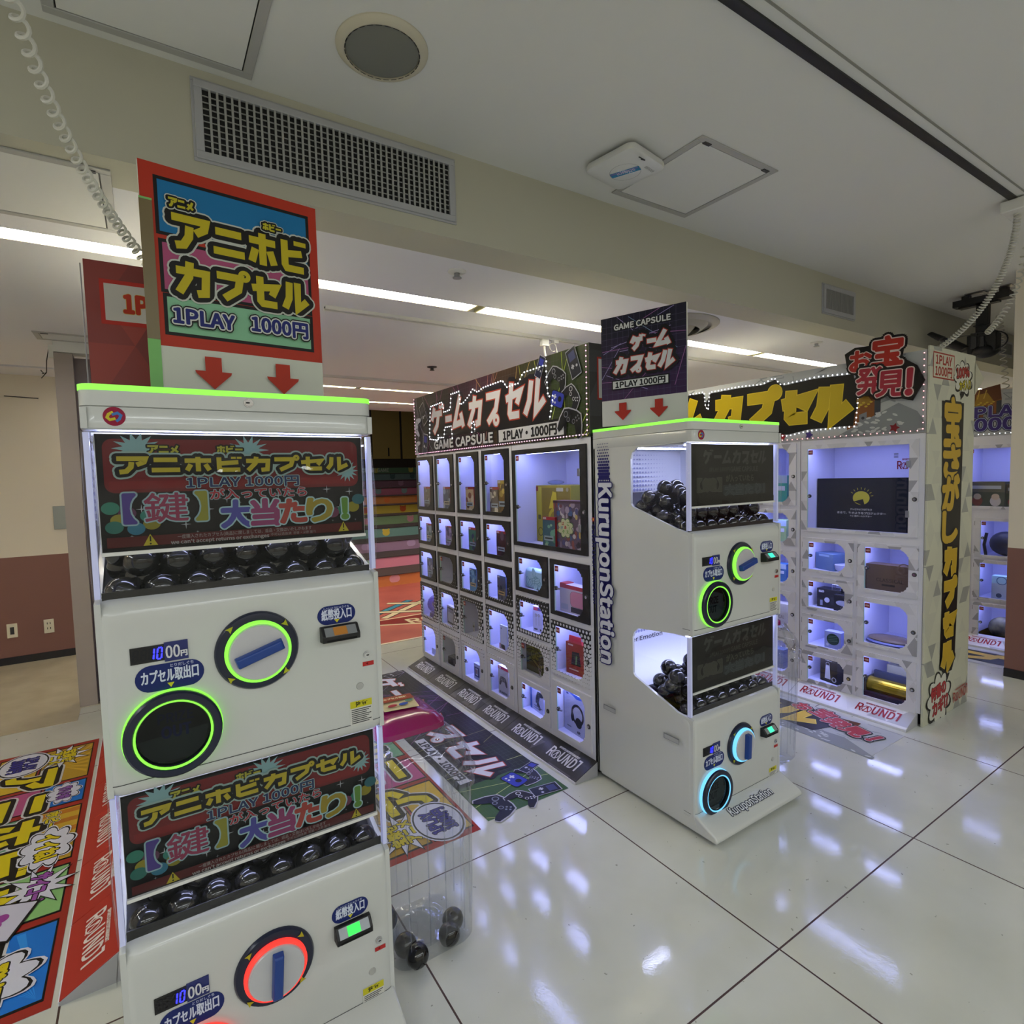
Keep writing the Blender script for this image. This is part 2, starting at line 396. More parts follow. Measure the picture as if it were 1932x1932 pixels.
# partition stack
b=MB(); b.box(-.47,4.93,0,-.367,5.06,2.47,M_PART); b.box(-.367,4.99,0,.5,5.06,2.45,M_PARTD); b.box(-.27,4.985,0,-.262,4.99,2.45,M_DGREY); struct(b.build('wall_partition'))
b=MB(); b.box(-.47,4.93,2.475,.9,5.06,2.55,M_WHITE); struct(b.build('trim_1'))
b=MB(); b.box(-.50,4.98,2.44,-.47,5.02,2.53,M_WHITE); b.tube([(-.5,5,2.5),(-.515,5,2.42),(-.52,5,2.34),(-.545,5,2.33)],.003,M_BLACK,6); b.tube([(-.52,5,2.34),(-.55,5,2.30)],.003,M_BLACK,6); b.tube([(-.535,5,2.333),(-.55,5,2.355)],.003,M_BLACK,6)
tag(b.build('rail_bracket'),'small wall bracket with dangling black wire at the top of the grey partition','bracket')
# stairwell beyond
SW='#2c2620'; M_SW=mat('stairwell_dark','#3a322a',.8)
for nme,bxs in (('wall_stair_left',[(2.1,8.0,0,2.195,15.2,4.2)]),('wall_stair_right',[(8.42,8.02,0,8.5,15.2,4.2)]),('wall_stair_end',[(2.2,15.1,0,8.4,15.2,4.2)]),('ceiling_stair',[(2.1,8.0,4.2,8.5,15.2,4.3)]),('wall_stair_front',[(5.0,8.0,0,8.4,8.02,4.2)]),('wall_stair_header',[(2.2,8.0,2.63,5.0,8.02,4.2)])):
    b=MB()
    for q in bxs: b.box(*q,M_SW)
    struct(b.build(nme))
area('stairwell_fill',(4.2,10.5,4.15),(0,0,0),2.0,.5,38,(1,.96,.88))  # unseen lamp added to lift the dark staircase
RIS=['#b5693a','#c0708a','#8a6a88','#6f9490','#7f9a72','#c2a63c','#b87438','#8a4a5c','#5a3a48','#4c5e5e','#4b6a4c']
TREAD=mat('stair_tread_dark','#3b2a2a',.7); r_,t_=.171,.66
for i,cc in enumerate(RIS):
    y=7.78+i*t_; st=thing('stair_step','%s'%('wide step with %s riser, %s of the flight'%(('orange','pink','mauve','teal','green','yellow','amber','wine red','plum','slate','dark green')[i],('lowest','second','third','fourth','fifth','sixth','seventh','eighth','ninth','tenth','topmost')[i])),'step',(2.2,y,0),group='steps of the back staircase')
    x1=2.79 if i==0 else 6.19
    b=MB(); b.box(0,.0,i*r_,x1,t_ if i<10 else .70,(i+1)*r_-.012,mat('riser_%d'%i,cc,.6)); b.build('riser',st)
    b=MB(); b.box(0,-.015,(i+1)*r_-.012,x1,t_-.016 if i<10 else .70,(i+1)*r_,TREAD)
    b.build('tread',st)
    a=Art((0,-.0,i*r_),(1,0,0),(0,0,1)); rn=random.Random(i)
    dec=('#c98a9a','#8fa39a','#a78ab0','#d6b64a','#c7889a','#b8542f','#c76a3a','#6a7a7a','#7a5a6a','#3a4a4a','#a89a4a')[i]
    for k in range(7):
        xx=.45+k*.8+rn.random()*.3; 
        if i in(0,1,2): a.pill(xx,.05,xx+.16,.155,.05,dec)
        else: a.ell(xx,.08,.07,.06,dec,14); a.ell(xx-.05,.13,.022,.022,dec,10); a.ell(xx+.05,.13,.022,.022,dec,10)
    if i in(10,8): a.text('CRANE GAME',2.9 if i==10 else 3.9,.09,.09,'#9aa090',bold=.03)
    a.build('printed_motif',st)
M_GOLD=mat('cabinet_door_olive','#a08848',.5); M_FR=mat('cabinet_frame_brown','#2a1f14',.6)
cb=thing('wall_cabinet','olive double door cabinet at the top of the coloured staircase','cabinet',(4.2,14.6,11*r_+.002))
b=MB(); b.box(0,0,0,2.6,.4,2.2,M_FR); b.build('cabinet_body',cb)
for k in range(3):
    b=MB(); b.box(.08+k*.84,-.02,.22,.86+k*.84,0,2.1,M_GOLD); d=b.build('door',cb,bevel=.008)
    b=MB(); b.box(.50+k*.84 if k==1 else .75+k*.84,-.05,.3,.53+k*.84 if k==1 else .78+k*.84,-.02,.52,M_BLACK); b.build('handle',d)
# red logo mat at the foot of the stairs
M_RMAT=noise_mat('red_floor_mat','#8f3a32','#a04a40',2.5,.6)
mt=thing('floor_mat','red floor mat with cream word mark in front of the coloured staircase','mat',(1.3,5.06,0))
b=MB(); b.box(0,0,0,3.6,2.7,.006,M_RMAT); b.box(-.02,-.03,0,3.62,0,.007,mat('mat_edge','#d8cfb8',.6)); b.build('mat_sheet',mt)
a=Art((.55,.42,.006),(1,0,0),(0,1,0)); CR='#cdbf9c'
a.flat([(.1,.25),(.6,.0),(1.6,.0),(1.9,.25),(1.9,.45),(.1,.45)],CR); a.flat([(.14,.27),(.62,.04),(1.58,.04),(1.86,.27),(1.86,.42),(.14,.42)],'#7a1f1c')
a.text('ROUND1',1.0,.2,.2,CR,bold=.03)
for k,(p,cc) in enumerate(((((.0,.5),(.9,1.2)),'#2c7894'),(((.3,.5),(1.2,1.2)),CR),(((.75,.5),(1.6,1.15)),'#7a1f1c'),(((1.1,.5),(1.9,1.1)),CR),(((.1,.95),(.9,.5)),CR),(((.6,1.2),(1.5,.55)),CR),(((1.2,1.2),(2.0,.6)),'#2c7894'))): a.line(p,.11,'#1c1512'); a.line(p,.075,cc)
a.build('printed_word_mark',mt)
# ---------------------------------------------------------------- ceiling lights
M_REFL=mat('reflector_cream','#d9d2a4',.5); M_TUBE=mat('tube_glow','#fff8dc',.4,0,K_TUBE,'#fffaf0')
def strip(y0,y1,x0,x1,lab,grp):
    t=thing('ceiling_light',lab,'ceiling light',((x0+x1)/2,(y0+y1)/2,2.55),group=grp); L=(x1-x0)/2; W=(y1-y0)/2
    b=MB(); b.box(-L,-W+.002,.07,L,W-.002,.078,M_REFL); b.box(-L,-W+.001,0.0,L,-W+.004,.07,M_REFL); b.box(-L,W-.004,0,L,W-.001,.07,M_REFL); b.box(-L,-W,0,-L+.012,W,.07,M_REFL); b.box(L-.012,-W,0,L,W,.07,M_REFL); b.build('housing',t)
    b=MB(); b.cyl((-L+.03,-W*.42,.022),(1,0,0),.016,2*L-.06,M_TUBE,10); b.build('tube',t,smooth=True)
xs=[-3.86,-1.07,1.715,4.505,7.30,9.58]
nm=['at the far left over the beige floor','over the red sign and the near capsule machine','between the large grille beam and the game sign','over the treasure locker sign','furthest along the front row']
for i in range(5):
    x0=max(xs[i],-3.5); strip(YS[0][0],YS[0][1],x0+.02,xs[i+1]-.02,'recessed strip light in the front row, '+nm[i],'recessed strip lights of the low ceiling')
nm2=['left of the staircase','before the staircase','right of the staircase']
for j,k in ((1,'middle row'),(2,'back row')):
    xx=[-.2,2.0,4.8,7.4]
    for i in range(3): strip(YS[j][0],YS[j][1],xx[i]+.02,xx[i+1]-.02,'recessed strip light in the %s, %s'%(k,nm2[i]),'recessed strip lights of the low ceiling')
# ceiling tracks
def track(y,x0,x1,z,lab,h=.018):
    t=thing('ceiling_track',lab,'track',(x0,y,z)); b=MB(); b.box(0,-.03,-h,x1-x0,-.012,0,M_WHITE); b.box(0,.012,-h,x1-x0,.03,0,M_WHITE); b.build('rail',t)
    b=MB(); b.box(0,-.012,-h*.5,x1-x0,.012,-.0005,M_BLACK); b.build('slot',t); return t
track(3.33,.92,5.6,2.55,'white power track with black slot behind the front strip lights')
track(5.45,.6,6.5,2.55,'black slotted track before the staircase strip lights')
# black track of the high ceiling, with the feed box at its far end
t=thing('ceiling_track','black slotted track across the high ceiling above the right','track',(-1.2,1.062,2.9))
b=MB(); b.box(0,-.016,-.012,5.02,.016,0,M_BLACK); b.build('slot',t); b=MB(); b.box(0,-.055,-.006,5.02,-.05,0,mat('joint_line','#8a8a84',.8)); b.box(0,-.05,-.004,5.02,-.016,0,M_CEIL); b.build('cover_strip',t)
b=MB(); b.box(4.96,-.05,-.07,5.12,.05,-.012,M_WHITE); b.build('feed_box',t,bevel=.006)
# hatches
def hatch(x0,y0,x1,y1,z,lab):
    t=thing('ceiling_hatch',lab,'hatch',((x0+x1)/2,(y0+y1)/2,z)); a,c=(x1-x0)/2,(y1-y0)/2; w=.03
    fm=mat('hatch_frame','#a9a8a6',.5)
    b=MB()
    for q in ((-a,-c,a,-c+w),(-a,c-w,a,c),(-a,-c+w,-a+w,c-w),(a-w,-c+w,a,c-w)): b.box(q[0],q[1],-.006,q[2],q[3],0,fm)
    b.build('frame',t,bevel=.002)
    b=MB(); b.box(-a+w+.004,-c+w+.004,-.004,a-w-.004,c-w-.004,0,M_CEIL); b.build('panel',t)
    b=MB(); b.box(-a+w,-c+w,-.0015,a-w,c-w,-.0005,M_BLACK); b.build('gap',t)
    b=MB()
    for sx in(-1,1): b.box(sx*(a-w-.03)-.02,-c+w-.012,-.009,sx*(a-w-.03)+.02,-c+w+.004,-.004,M_DGREY)
    b.build('latch',t)
hatch(1.954,1.53,2.478,2.06,2.9,'square access hatch in the high ceiling beside the white router')
hatch(-.167,1.575,.375,2.11,2.9,'square access hatch in the high ceiling above the large grille')
hatch(-.56,2.225,-.035,2.75,2.55,'access hatch in the low ceiling at the left before the strip light')
hatch(-.548,4.69,-.02,5.2-.28,2.55,'access hatch in the low ceiling by the grey partition')
hatch(-1.75,5.75,-1.0,6.45,2.55,'access hatch in the low ceiling close to the mauve wall')
# round speaker
t=thing('ceiling_speaker','round ceiling speaker with grey mesh in the high ceiling','speaker',(.702,1.758,2.9))
M_SPK=mat('speaker_mesh','#74756f',.7); M_SRIM=mat('speaker_rim','#c3bda9',.45)
b=MB(); b.lathe((0,0,0),(0,0,-1),[(.142,0),(.142,.004),(.135,.010),(.122,.016),(.116,.015),(.116,.006)],M_SRIM,48); b.build('rim',t,smooth=True)
b=MB(); b.lathe((0,0,0),(0,0,-1),[(0.0001,.013),(.10,.0125),(.112,.011),(.112,.004)],M_SPK,48); b.build('mesh_cover',t,smooth=True)
b=MB()
for k in range(28):
    a0=2*PI*k/28; p=[(rr*cos(a0+d),rr*sin(a0+d),-.0155) for rr,d in ((.1135,-.08),(.1165,-.08),(.1165,.08),(.1135,.08))]
    b.poly(p,M_BLACK)
b.build('vent_slots',t)
# large grille on the beam
def grille(x0,x1,z0,z1,y,lab,nv,nh,fr,dk=M_BLACK):
    t=thing('air_grille',lab,'grille',((x0+x1)/2,y,z0)); a=(x1-x0)/2; h=z1-z0; fm=mat('grille_frame','#a6a7ab',.45); bm_=mat('grille_bar','#9b9c9a',.5)
    b=MB()
    for q in ((-a,0,a,fr),(-a,h-fr,a,h),(-a,fr,-a+fr,h-fr),(a-fr,fr,a,h-fr)): b.box(q[0],-.014,q[1],q[2],0,q[3],fm)
    for q in ((-a-.008,-.008,a+.008,.004),(-a-.008,h-.004,a+.008,h+.008),(-a-.008,.004,-a+.004,h-.004),(a-.004,.004,a+.008,h-.004)): b.box(q[0],-.006,q[1],q[2],0,q[3],fm)
    b.build('frame',t,bevel=.002)
    b=MB(); b.box(-a+fr,-.001,fr,a-fr,-.0002,h-fr,dk); b.build('duct_shade_sheet',t)  # dark sheet painted in for the shade of the duct, no recess behind
    b=MB()
    for k in range(1,nh): zz=fr+(h-2*fr)*k/nh; b.box(-a+fr,-.006,zz-.0016,a-fr,-.002,zz+.0016,bm_)
    b.build('rear_bars',t) if nh>1 else None
    b=MB()
    for k in range(1,nv): xx=-a+fr+(2*a-2*fr)*k/nv; b.box(xx-.0034,-.012,fr,xx+.0034,-.006,h-fr,bm_)
    b.build('front_bars',t)
grille(.203,1.147,2.614,2.862,2.15,'long air grille with white bars on the beam above the signs',40,10,.024)
grille(4.012,4.444,2.633,2.826,2.15,'small square air grille at the right end of the beam',22,1,.03,M_DGREY)
grille(7.35,7.70,2.66,2.81,2.15,'small grey air grille far along the beam beside the right wall',16,1,.02,M_DGREY)
# router on the ceiling
t=thing('wireless_router','white square wireless router under the high ceiling with blue striped label','router',(1.815,1.825,2.9),math.radians(10))
M_RT=mat('router_white','#cfd0ce',.4)
def rr(x,y,r,z,n=5):
    p=[]
    for cx,cy,a in ((x-r,-y+r,-PI/2),(x-r,y-r,0),(-x+r,y-r,PI/2),(-x+r,-y+r,PI)): p+=[(cx+r*cos(a+PI/2*i/n),cy+r*sin(a+PI/2*i/n),z) for i in range(n+1)]
    return p
b=MB(); b.loft([rr(.085,.085,.02,0),rr(.085,.085,.02,-.015)],M_DGREY); b.build('mount_plate',t)
b=MB(); b.loft([rr(.122,.122,.03,-.015),rr(.128,.128,.035,-.028),rr(.126,.126,.035,-.042),rr(.112,.112,.03,-.05)],M_RT); b.build('case',t,smooth=True)
a=Art((0,0,-.0502),(1,0,0),(0,-1,0)); a.ring(0,0,.066,.067,'#3a3a3a'); a.line([(-.018,-.062),(.018,.062)],.036,'#2f7fae'); a.line([(-.026,-.058),(.008,.058)],.008,'#7a6fb0'); a.text('LOKCCS',.0,.006,.016,'#d8e6ee',bold=.02,rot=.45)
a.text('lOKYOS',.0,.004,.017,'#c9b9d0',bold=.01,rot=1.28)
for k in range(7): a.rect(.03+k*.009,.075,.034+k*.009,.09,'#9a9a9a')
a.build('printed_label',t)
b=MB(); b.tube([(-.05,-.10,-.045),(-.06,-.12,-.062),(-.04,-.125,-.066),(-.03,-.10,-.048)],.0025,M_DGREY,6); b.build('cable_loop',t)
# sprinkler heads / detectors
for i,(x,y,lab) in enumerate(((1.327,2.477,'chrome sprinkler head before the front strip light, above the game sign'),(4.53,2.47,'chrome sprinkler head above the treasure sign'),(2.218,4.669,'dark sprinkler head in the low ceiling near the staircase'))):
    t=thing('sprinkler_head',lab,'sprinkler',(x,y,2.55),group='sprinkler heads of the low ceiling')
    b=MB(); b.lathe((0,0,0),(0,0,-1),[(.045,0),(.044,.005),(.03,.010),(.016,.010)],M_WHITE if i<2 else M_DGREY,24); b.build('flange',t,smooth=True)
    b=MB(); b.cyl((0,0,-.008),(0,0,-1),.014,.02,M_STEEL if i<2 else M_DGREY,14); b.cyl((0,0,-.03),(0,0,-1),.022,.003,M_STEEL if i<2 else M_DGREY,16); b.build('deflector',t)
# round diffuser
t=thing('air_diffuser','large round ring air diffuser in the low ceiling behind the game sign board','diffuser',(3.074,2.70,2.549))
M_DF=mat('diffuser_grey','#9a978e',.5)
for k,(r0,h) in enumerate(((.335,.02),(.26,.04),(.185,.055),(.11,.065))):
    b=MB(); b.lathe((0,0,0),(0,0,-1),[(r0,0),(r0,.006),(r0-.045,h),(r0-.055,h),(r0-.03,.004)],M_DF,48); b.build('ring',t,smooth=True)
b=MB(); b.cyl((0,0,-.001),(0,0,-1),.30,.002,M_DGREY,40); b.build('throat',t)
# wall fittings
def plate(x,z,lab,kind):
    t=thing('wall_outlet' if kind else 'wall_switch',lab,'outlet' if kind else 'switch',(x,6.54,z)); b=MB(); b.box(-.036,-.008,0,.036,0,.125,mat('plate_cream','#d6cfbb',.5)); b.build('plate',t,bevel=.003)
    b=MB()
    if kind:
        for zz in(.035,.08):
            b.box(-.013,-.0095,zz,-.008,-.008,zz+.018,M_BLACK); b.box(.008,-.0095,zz,.013,-.008,zz+.018,M_BLACK)
        b.build('socket',t)
    else: b.box(-.014,-.0095,.03,.014,-.008,.095,M_DGREY); b.build('rocker',t)
plate(-1.053,.238,'wall plate with dark rocker on the mauve wall, left of the socket plate',0); plate(-.80,.238,'twin socket outlet plate on the mauve wall near the partition',1)
t=thing('wall_panel_plate','grey metal cover plate on the cream wall beside the partition','plate',(-.655,6.54,1.175)); b=MB(); b.box(-.055,-.006,0,.10,0,.21,mat('plate_grey','#8b908e',.4,.3)); b.build('cover',t,bevel=.002)
b=MB(); b.tube([(-.98,6.535,2.36),(-.75,6.535,2.35)],.004,M_DGREY,6)
tag(b.build('curtain_rail',loc=None),'thin dark rail along the cream wall above the cover plate','rail')
# ================================================================ capsule machines
M_SHELL=mat('machine_white','#c3c5c2',.22,coat=.4); M_SEAM=mat('seam_dark','#3a3a3a',.6); M_NAVY=mat('navy_plastic','#0d1430',.28); M_BLUE=mat('handle_blue','#123a86',.35)
M_KNOB=mat('knob_silver_white','#bfbfc2',.3,.1); M_DOME=clear('dome_clear',k=.6,ripple=.12); M_LINER=mat('tank_liner_white','#d6d8e2',.4); M_HOP=mat('hopper_black','#0b0b0d',.3)
M_TLED=mat('tank_led','#dfe4ff',.4,0,K_TANK*1.6,'#c9d0ff'); M_LIME=mat('lime_led','#4a7a28',.4,0,1.25,'#88f248'); M_RED=mat('red_led','#7a2420',.4,0,1.15,'#ff3a30'); M_CYAN=mat('cyan_led','#4a7a90',.4,0,1.3,'#6cc6fa')
M_EDGE_GLOW=mat('painted_edge_glow','#c9cdf0',.3,0,.10,'#b9c0ff')  # emission in place of LED light carried through the acrylic
M_CAPS=mat('capsule_black','#09090b',.12,coat=.25); M_DIG=mat('digit_blue','#3a3cff',.4,0,2.6,'#2a2cff'); M_DIGOFF=mat('digit_off','#2b2b2f',.4)
M_CHROME=mat('chrome','#c9c9cc',.15,1); M_GLASSD=clear('outlet_window','#6f7a80',k=1.0)
W_,D_=.637,.605
def plan(inset,yf,n=6,r=.028,bulge=0,back=.60):
    """horizontal outline of the cabinet, front corners rounded; yf: front y"""
    x0,x1=inset,W_-inset; p=[(x1,back),(x0,back)]
    for i in range(n+1): a=PI+PI/2*i/n; p.append((x0+r+r*cos(a),yf+r+r*sin(a)))
    for k in range(1,8): s=k/8; p.append((x0+r+(x1-x0-2*r)*s,yf-bulge*sin(PI*s)))
    for i in range(n+1): a=-PI/2+PI/2*i/n; p.append((x1-r+r*cos(a),yf+r+r*sin(a)))
    return p
def seg7(a,x,y,w,h,ch,on,off,sh=.12):
    S={'a':[(0,1),(1,1)],'b':[(1,1),(1,.5)],'c':[(1,.5),(1,0)],'d':[(0,0),(1,0)],'e':[(0,.5),(0,0)],'f':[(0,1),(0,.5)],'g':[(0,.5),(1,.5)]}
    D={'1':'bc','0':'abcdef','8':''}[ch]
    for k,q in S.items():
        p=[(x+w*u+sh*h*v,y+h*v) for u,v in q]; d=Vector(p[1])-Vector(p[0]); d.normalize(); g=.0008
        a.line([(p[0][0]+d.x*g,p[0][1]+d.y*g),(p[1][0]-d.x*g,p[1][1]-d.y*g)],.0034,on if k in D else off)
def ani_poster(a,w,h):
    global ink; full=ink      # every ink darkened: shade inside the tank put into the print
    ink=lambda c,r=.42: full('#%02x%02x%02x'%tuple(int(int(c.lstrip('#').ljust(6,c[-1])[i:i+2],16)*.82) for i in (0,2,4)),r)
    try: ani_print(a,w,h)
    finally: ink=full
def ani_print(a,w,h):
    a.rect(0,0,w,h,'#0c0c10'); a.pill(.012,h*.5,w-.012,h-.010,.02,'#6e1a20'); a.rect(.02,h*.53,w-.02,h*.60,'#7c1d22')
    a.star(.075,h*.88,.036,.02,14,'#86aeb2',sx=1.3); a.star(w*.52,h*.87,.036,.018,14,'#86aeb2',sx=1.3); a.star(w*.93,h*.66,.03,.016,14,'#86aeb2')
    a.kana('アニメ',.095,h*.84,.02,.018,'#a9a838',.0045,(('#0b0b0b',.006),))
    a.kana('ホビー',.235,h*.84,.018,.018,'#a9a838',.0045,(('#0b0b0b',.006),))
    a.kana('アニホビカプセル',.035,h*.67,.058,.036,'#b7a92e',.0105,(('#9cb6b0',.022),('#0d0d10',.014)),gap=.12)
    a.text('1PLAY 1000円',w*.5,h*.575,.021,'#23305c',bold=.035,width=.25,outl=(('#9fc0c2',.05),))
    rn=random.Random(3)
    for k in range(26):
        x,y=rn.uniform(.02,w-.02),rn.uniform(h*.12,h*.48); r=rn.choice((.003,.004,.011)); a.star(x,y,r,r*.16,4,'#a8b0b8')
    for x,y,cc in ((.02,.17,'#2f7a68'),(.05,.145,'#5a3350'),(.035,.115,'#8a8428'),(.09,.13,'#2f7a6e'),(.095,.095,'#7f7a22'),(.025,.085,'#276a60'),(.065,.075,'#2c6f8a'),(.53,.11,'#2f7a68'),(.555,.125,'#8a8428'),(.50,.10,'#6a3350'),(.57,.165,'#27606a')): a.ell(x,.012+y*.5,.017,.014,cc,18)
    # big call: key = jackpot
    a.text('【',.055,h*.36,.050,'#4a3a88',bold=.05,outl=(('#8fb0b8',.05),)); a.text('鍵',.125,h*.36,.052,'#8a3252',bold=.016,width=.085,outl=(('#8fb0b8',.045),)); a.text('】',.195,h*.36,.050,'#8a8a30',bold=.05,outl=(('#8fb0b8',.05),))
    a.text('が入っていたら',.325,h*.462,.019,'#a02a36',bold=.035,width=.22,outl=(('#8fb0b8',.05),))
    for k,(ch,cc) in enumerate((('大','#4a4a9c'),('当','#8a3a6a'),('た','#a04038'),('り','#98882c'),('!','#5c8a38'))): a.text(ch,.268+k*.066,h*.272,.050,cc,bold=.055,width=.062 if ch!='!' else .014,outl=(('#9fc4c8',.05),))
    a.rect(0.01,0.01,w-.01,h*.125,'#4e0f14')
    a.text('一度購入されたカプセル(商品)に関しましては、返品・交換はいたしかねます',w*.5,h*.098,.0075,'#8f8f8f',bold=.0,width=.30); a.text("we can't accept returns or exchanges",w*.40,h*.052,.008,'#8f8f8f',bold=.01,width=.21); a.text('不可以退換貨  환불·교환 불가',w*.68,h*.058,.006,'#7f7f7f',bold=0,width=.11)
    for x in(.09,w-.06): a.flat([(x-.014,h*.04),(x+.014,h*.04),(x,h*.14)],'#b0a428'); a.line([(x,h*.12),(x,h*.075)],.003,'#111'); a.ell(x,h*.055,.002,.002,'#111',8)
def game_poster(a,w,h):
    a.rect(0,0,w,h,'#161715'); a.rect(.02,h*.52,w-.02,h-.012,'#1b1c19')
    a.low=True; a.kana('ゲームカプセル',.075,h*.68,.058,.06,'#3a3b38',.013,shear=.2,gap=.12); a.low=False
    a.text('GAME CAPSULE',w*.62,h*.585,.02,'#3a3b37',bold=.03,width=.20); a.text('1PLAY 1000円',w*.32,h*.585,.016,'#333430',bold=.03,width=.14)
    a.text('【鍵】',.12,h*.33,.042,'#35362f',bold=.06,width=.16,outl=(('#454640',.03),)); a.text('が入っていたら',.33,h*.43,.024,'#3c3d35',bold=.04,width=.2)
    a.rect(.21,h*.15,.52,h*.32,'#24292c'); a.text('大当たり!',.37,h*.235,.036,'#2e3536',bold=.06,width=.29,outl=(('#43494a',.03),)); a.rect(.0,0,w,h*.1,'#10110f')
def machine(name,label,loc,kind):
    t=thing(name,label,'capsule machine',loc)
    leds=(M_LIME,M_RED) if kind=='ani' else (M_LIME,M_CYAN)
    # side panels
    out=[(.60,.03),(.05,.03),(-.02,.03),(0,.09),(0,.500),(.03,.506),(.085,.512),(.335,.600),(.346,.612),(.346,.785),(.335,.81),(.312,.832),(.075,.857),(.0,.862),(0,1.296),(.03,1.300),(.085,1.312),(.335,1.396),(.346,1.41),(.346,1.615),(.335,1.645),(.308,1.664),(.075,1.672),(0,1.675),(0,1.72),(.60,1.72)]
    for x,sg in ((.002,1),(W_-.014,-1)):
        b=MB(); b.prism([(x,y,z) for y,z in out],(.012,0,0),M_SHELL); sp=b.build('side_panel',t)
        b=MB()
        xo=x+(.0+.003 if sg>0 else .006)
        for zz in (0,-.8):
            b=MB(); b.box(xo,.068,1.31+zz,xo+.003,.345,1.67+zz if zz==0 else .858,clear('window_clear',fres=1.45,k=.7)); b.build('side_window',sp)
    b=MB(); b.box(.002,.590,.03,W_-.002,.602,1.72,M_SHELL); b.build('back_panel',t)
    # tanks
    for ti,(zt,zb,ztop) in enumerate(((1.301,1.31,1.672),(.506,.515,.857))):
        b=MB(); b.prism([(.014,.03,zt-.045),(.014,.30,zt+.048),(.014,.30,zt+.036),(.014,.03,zt-.06)],(W_-.028,0,0),M_HOP); b.build('hopper_floor',t)
        b=MB(); b.prism([(.014,.30,zt+.048),(.014,.582,zt+.150),(.014,.582,zt+.138),(.014,.30,zt+.036)],(W_-.028,0,0),M_HOP if ti==0 else M_LINER); b.build('hopper_chute',t)
        b=MB(); b.box(.014,.58,zt-.02,W_-.014,.588,ztop-.002,M_LINER); b.box(.0142,.35,zt-.02,.018,.58,ztop-.002,M_LINER); b.box(W_-.018,.35,zt-.02,W_-.0142,.58,ztop-.002,M_LINER); b.box(.016,.05,ztop-.008,W_-.016,.588,ztop-.002,M_LINER); b.build('tank_liner',t)
        # dot print and slogan on the far inner wall
        zo=zt+(.112 if ti==0 else .158); a=Art((0,.5799,zo),(1,0,0),(0,0,1))
        for i in range(26):
            for j in range(9 if ti==0 else 7):
                r=.0105*max(0,1-max(0,i-12)/13)*(1-.07*j); 
                if r>.0012: a.ell(.03+i*.0205,.05+j*.0225,r*.8,r*.8,'#8a8eb8',10)
        a.text('Catch User Emotion',.245,.012,.021,'#3a3c48',bold=.03,width=.41)
        if ti==0: a.rect(.03,.262,.60,.278,'#4a5070')
        a.build('printed_slogan',t)
        b=MB(); b.box(.03,.04,ztop-.0125,W_-.03,.062,ztop-.0085,M_TLED); b.box(.03,.30,ztop-.0125,W_-.03,.33,ztop-.0085,M_TLED); b.build('tank_light',t)
        b=MB(); b.box(.0035,.012,zt+.004,.0145,.030,ztop-.004,M_EDGE_GLOW); b.box(W_-.0145,.012,zt+.004,W_-.0035,.030,ztop-.004,M_EDGE_GLOW); b.build('edge_glow_strip',t)  # added glowing strips stand in for light caught in the dome edges
        b=MB(); b.box(.0155,.0305,zt-.006,W_-.0155,.0335,zt+(.014 if ti==0 else .020),M_HOP); b.build('hopper_lip',t)
        # poster
        b=MB(); b.box(.022,.022,zt+.103,.610,.034,ztop-.006,M_WHITE); b.box(.022,.014,zt+.096,.610,.034,zt+.104,M_WHITE); bd=b.build('poster_board',t)
        a=Art((.023,.0219,zt+.104),(1,0,0),(0,0,1)); h=ztop-.007-(zt+.104)
        (ani_poster if kind=='ani' else game_poster)(a,.586,h); a.build('printed_poster',bd)
        # dome
        b=MB(); rings=[]
        for k in range(9):
            s=k/8; z=zt-.004+(ztop-zt+.004)*s; bl=.012*sin(PI*min(1,s*1.15)) ; p=plan(-.001-.004*sin(PI*s),-.002-bl,bulge=.004,back=.07,r=.03)
            rings.append([(x,y,z) for x,y in p[1:]+p[:1]])
        b.loft(rings,M_DOME,False,False,closed=False); b.build('dome',t,smooth=True)
    # front panels
    for ti,(z0,z1) in enumerate(((.858,1.301),(.06,.506))):
        prof=[(z0,.012,.010),(z0+.012,.002,.002),(z0+.027,.000,.0)]+[(z1-.06,0,0),(z1-.035,.0005,.0),(z1-.018,.006,.001),(z1-.006,.02,.003),(z1,.04,.006)]
        b=MB(); b.loft([[(x,y-.004,z) for x,y in plan(i,yf,back=.055)] for z,yf,i in prof],M_SHELL); fp=b.build('front_panel',t,smooth=True)
        b=MB(); b.loft([[(x,y-.0046,z) for x,y in plan(-.0004,0,back=.055)] for z in (z0+.0285,z0+.0305)],M_SEAM,False,False); b.build('seam',fp)
    def fr(u,z): return (u,-.0042,z)
    for ti in (0,1):
        dz=0 if ti==0 else -.823; led=leds[ti]; F=lambda base=0:Art((0,-.0045,dz),(1,0,0),(0,0,1),base=base+.0005)
        ax=(0,-1,0)
        # knob
        kx,kz=.320,1.139+dz; k=thing_part('turn_knob',t)
        b=MB(); b.lathe((kx,-.004,kz),ax,[(.0001,.012),(.07,.012),(.078,.013),(.092,.010),(.096,.004),(.096,0)],M_NAVY,48); b.build('knob_ring',k,smooth=True)
        b=MB(); b.lathe((kx,-.004,kz),ax,[(.0755,.012),(.0755,.020),(.072,.026),(.069,.027),(.0675,.012)],led,48); b.build('knob_light',k,smooth=True)
        b=MB(); b.lathe((kx,-.004,kz),ax,[(.0678,.012),(.0678,.026),(.065,.031),(.0001,.0315)],M_KNOB,48); b.build('knob_face',k,smooth=True)
        rot={('ani',0):.30,('ani',1):1.5,('game',0):.25,('game',1):1.52}[(kind,ti)]
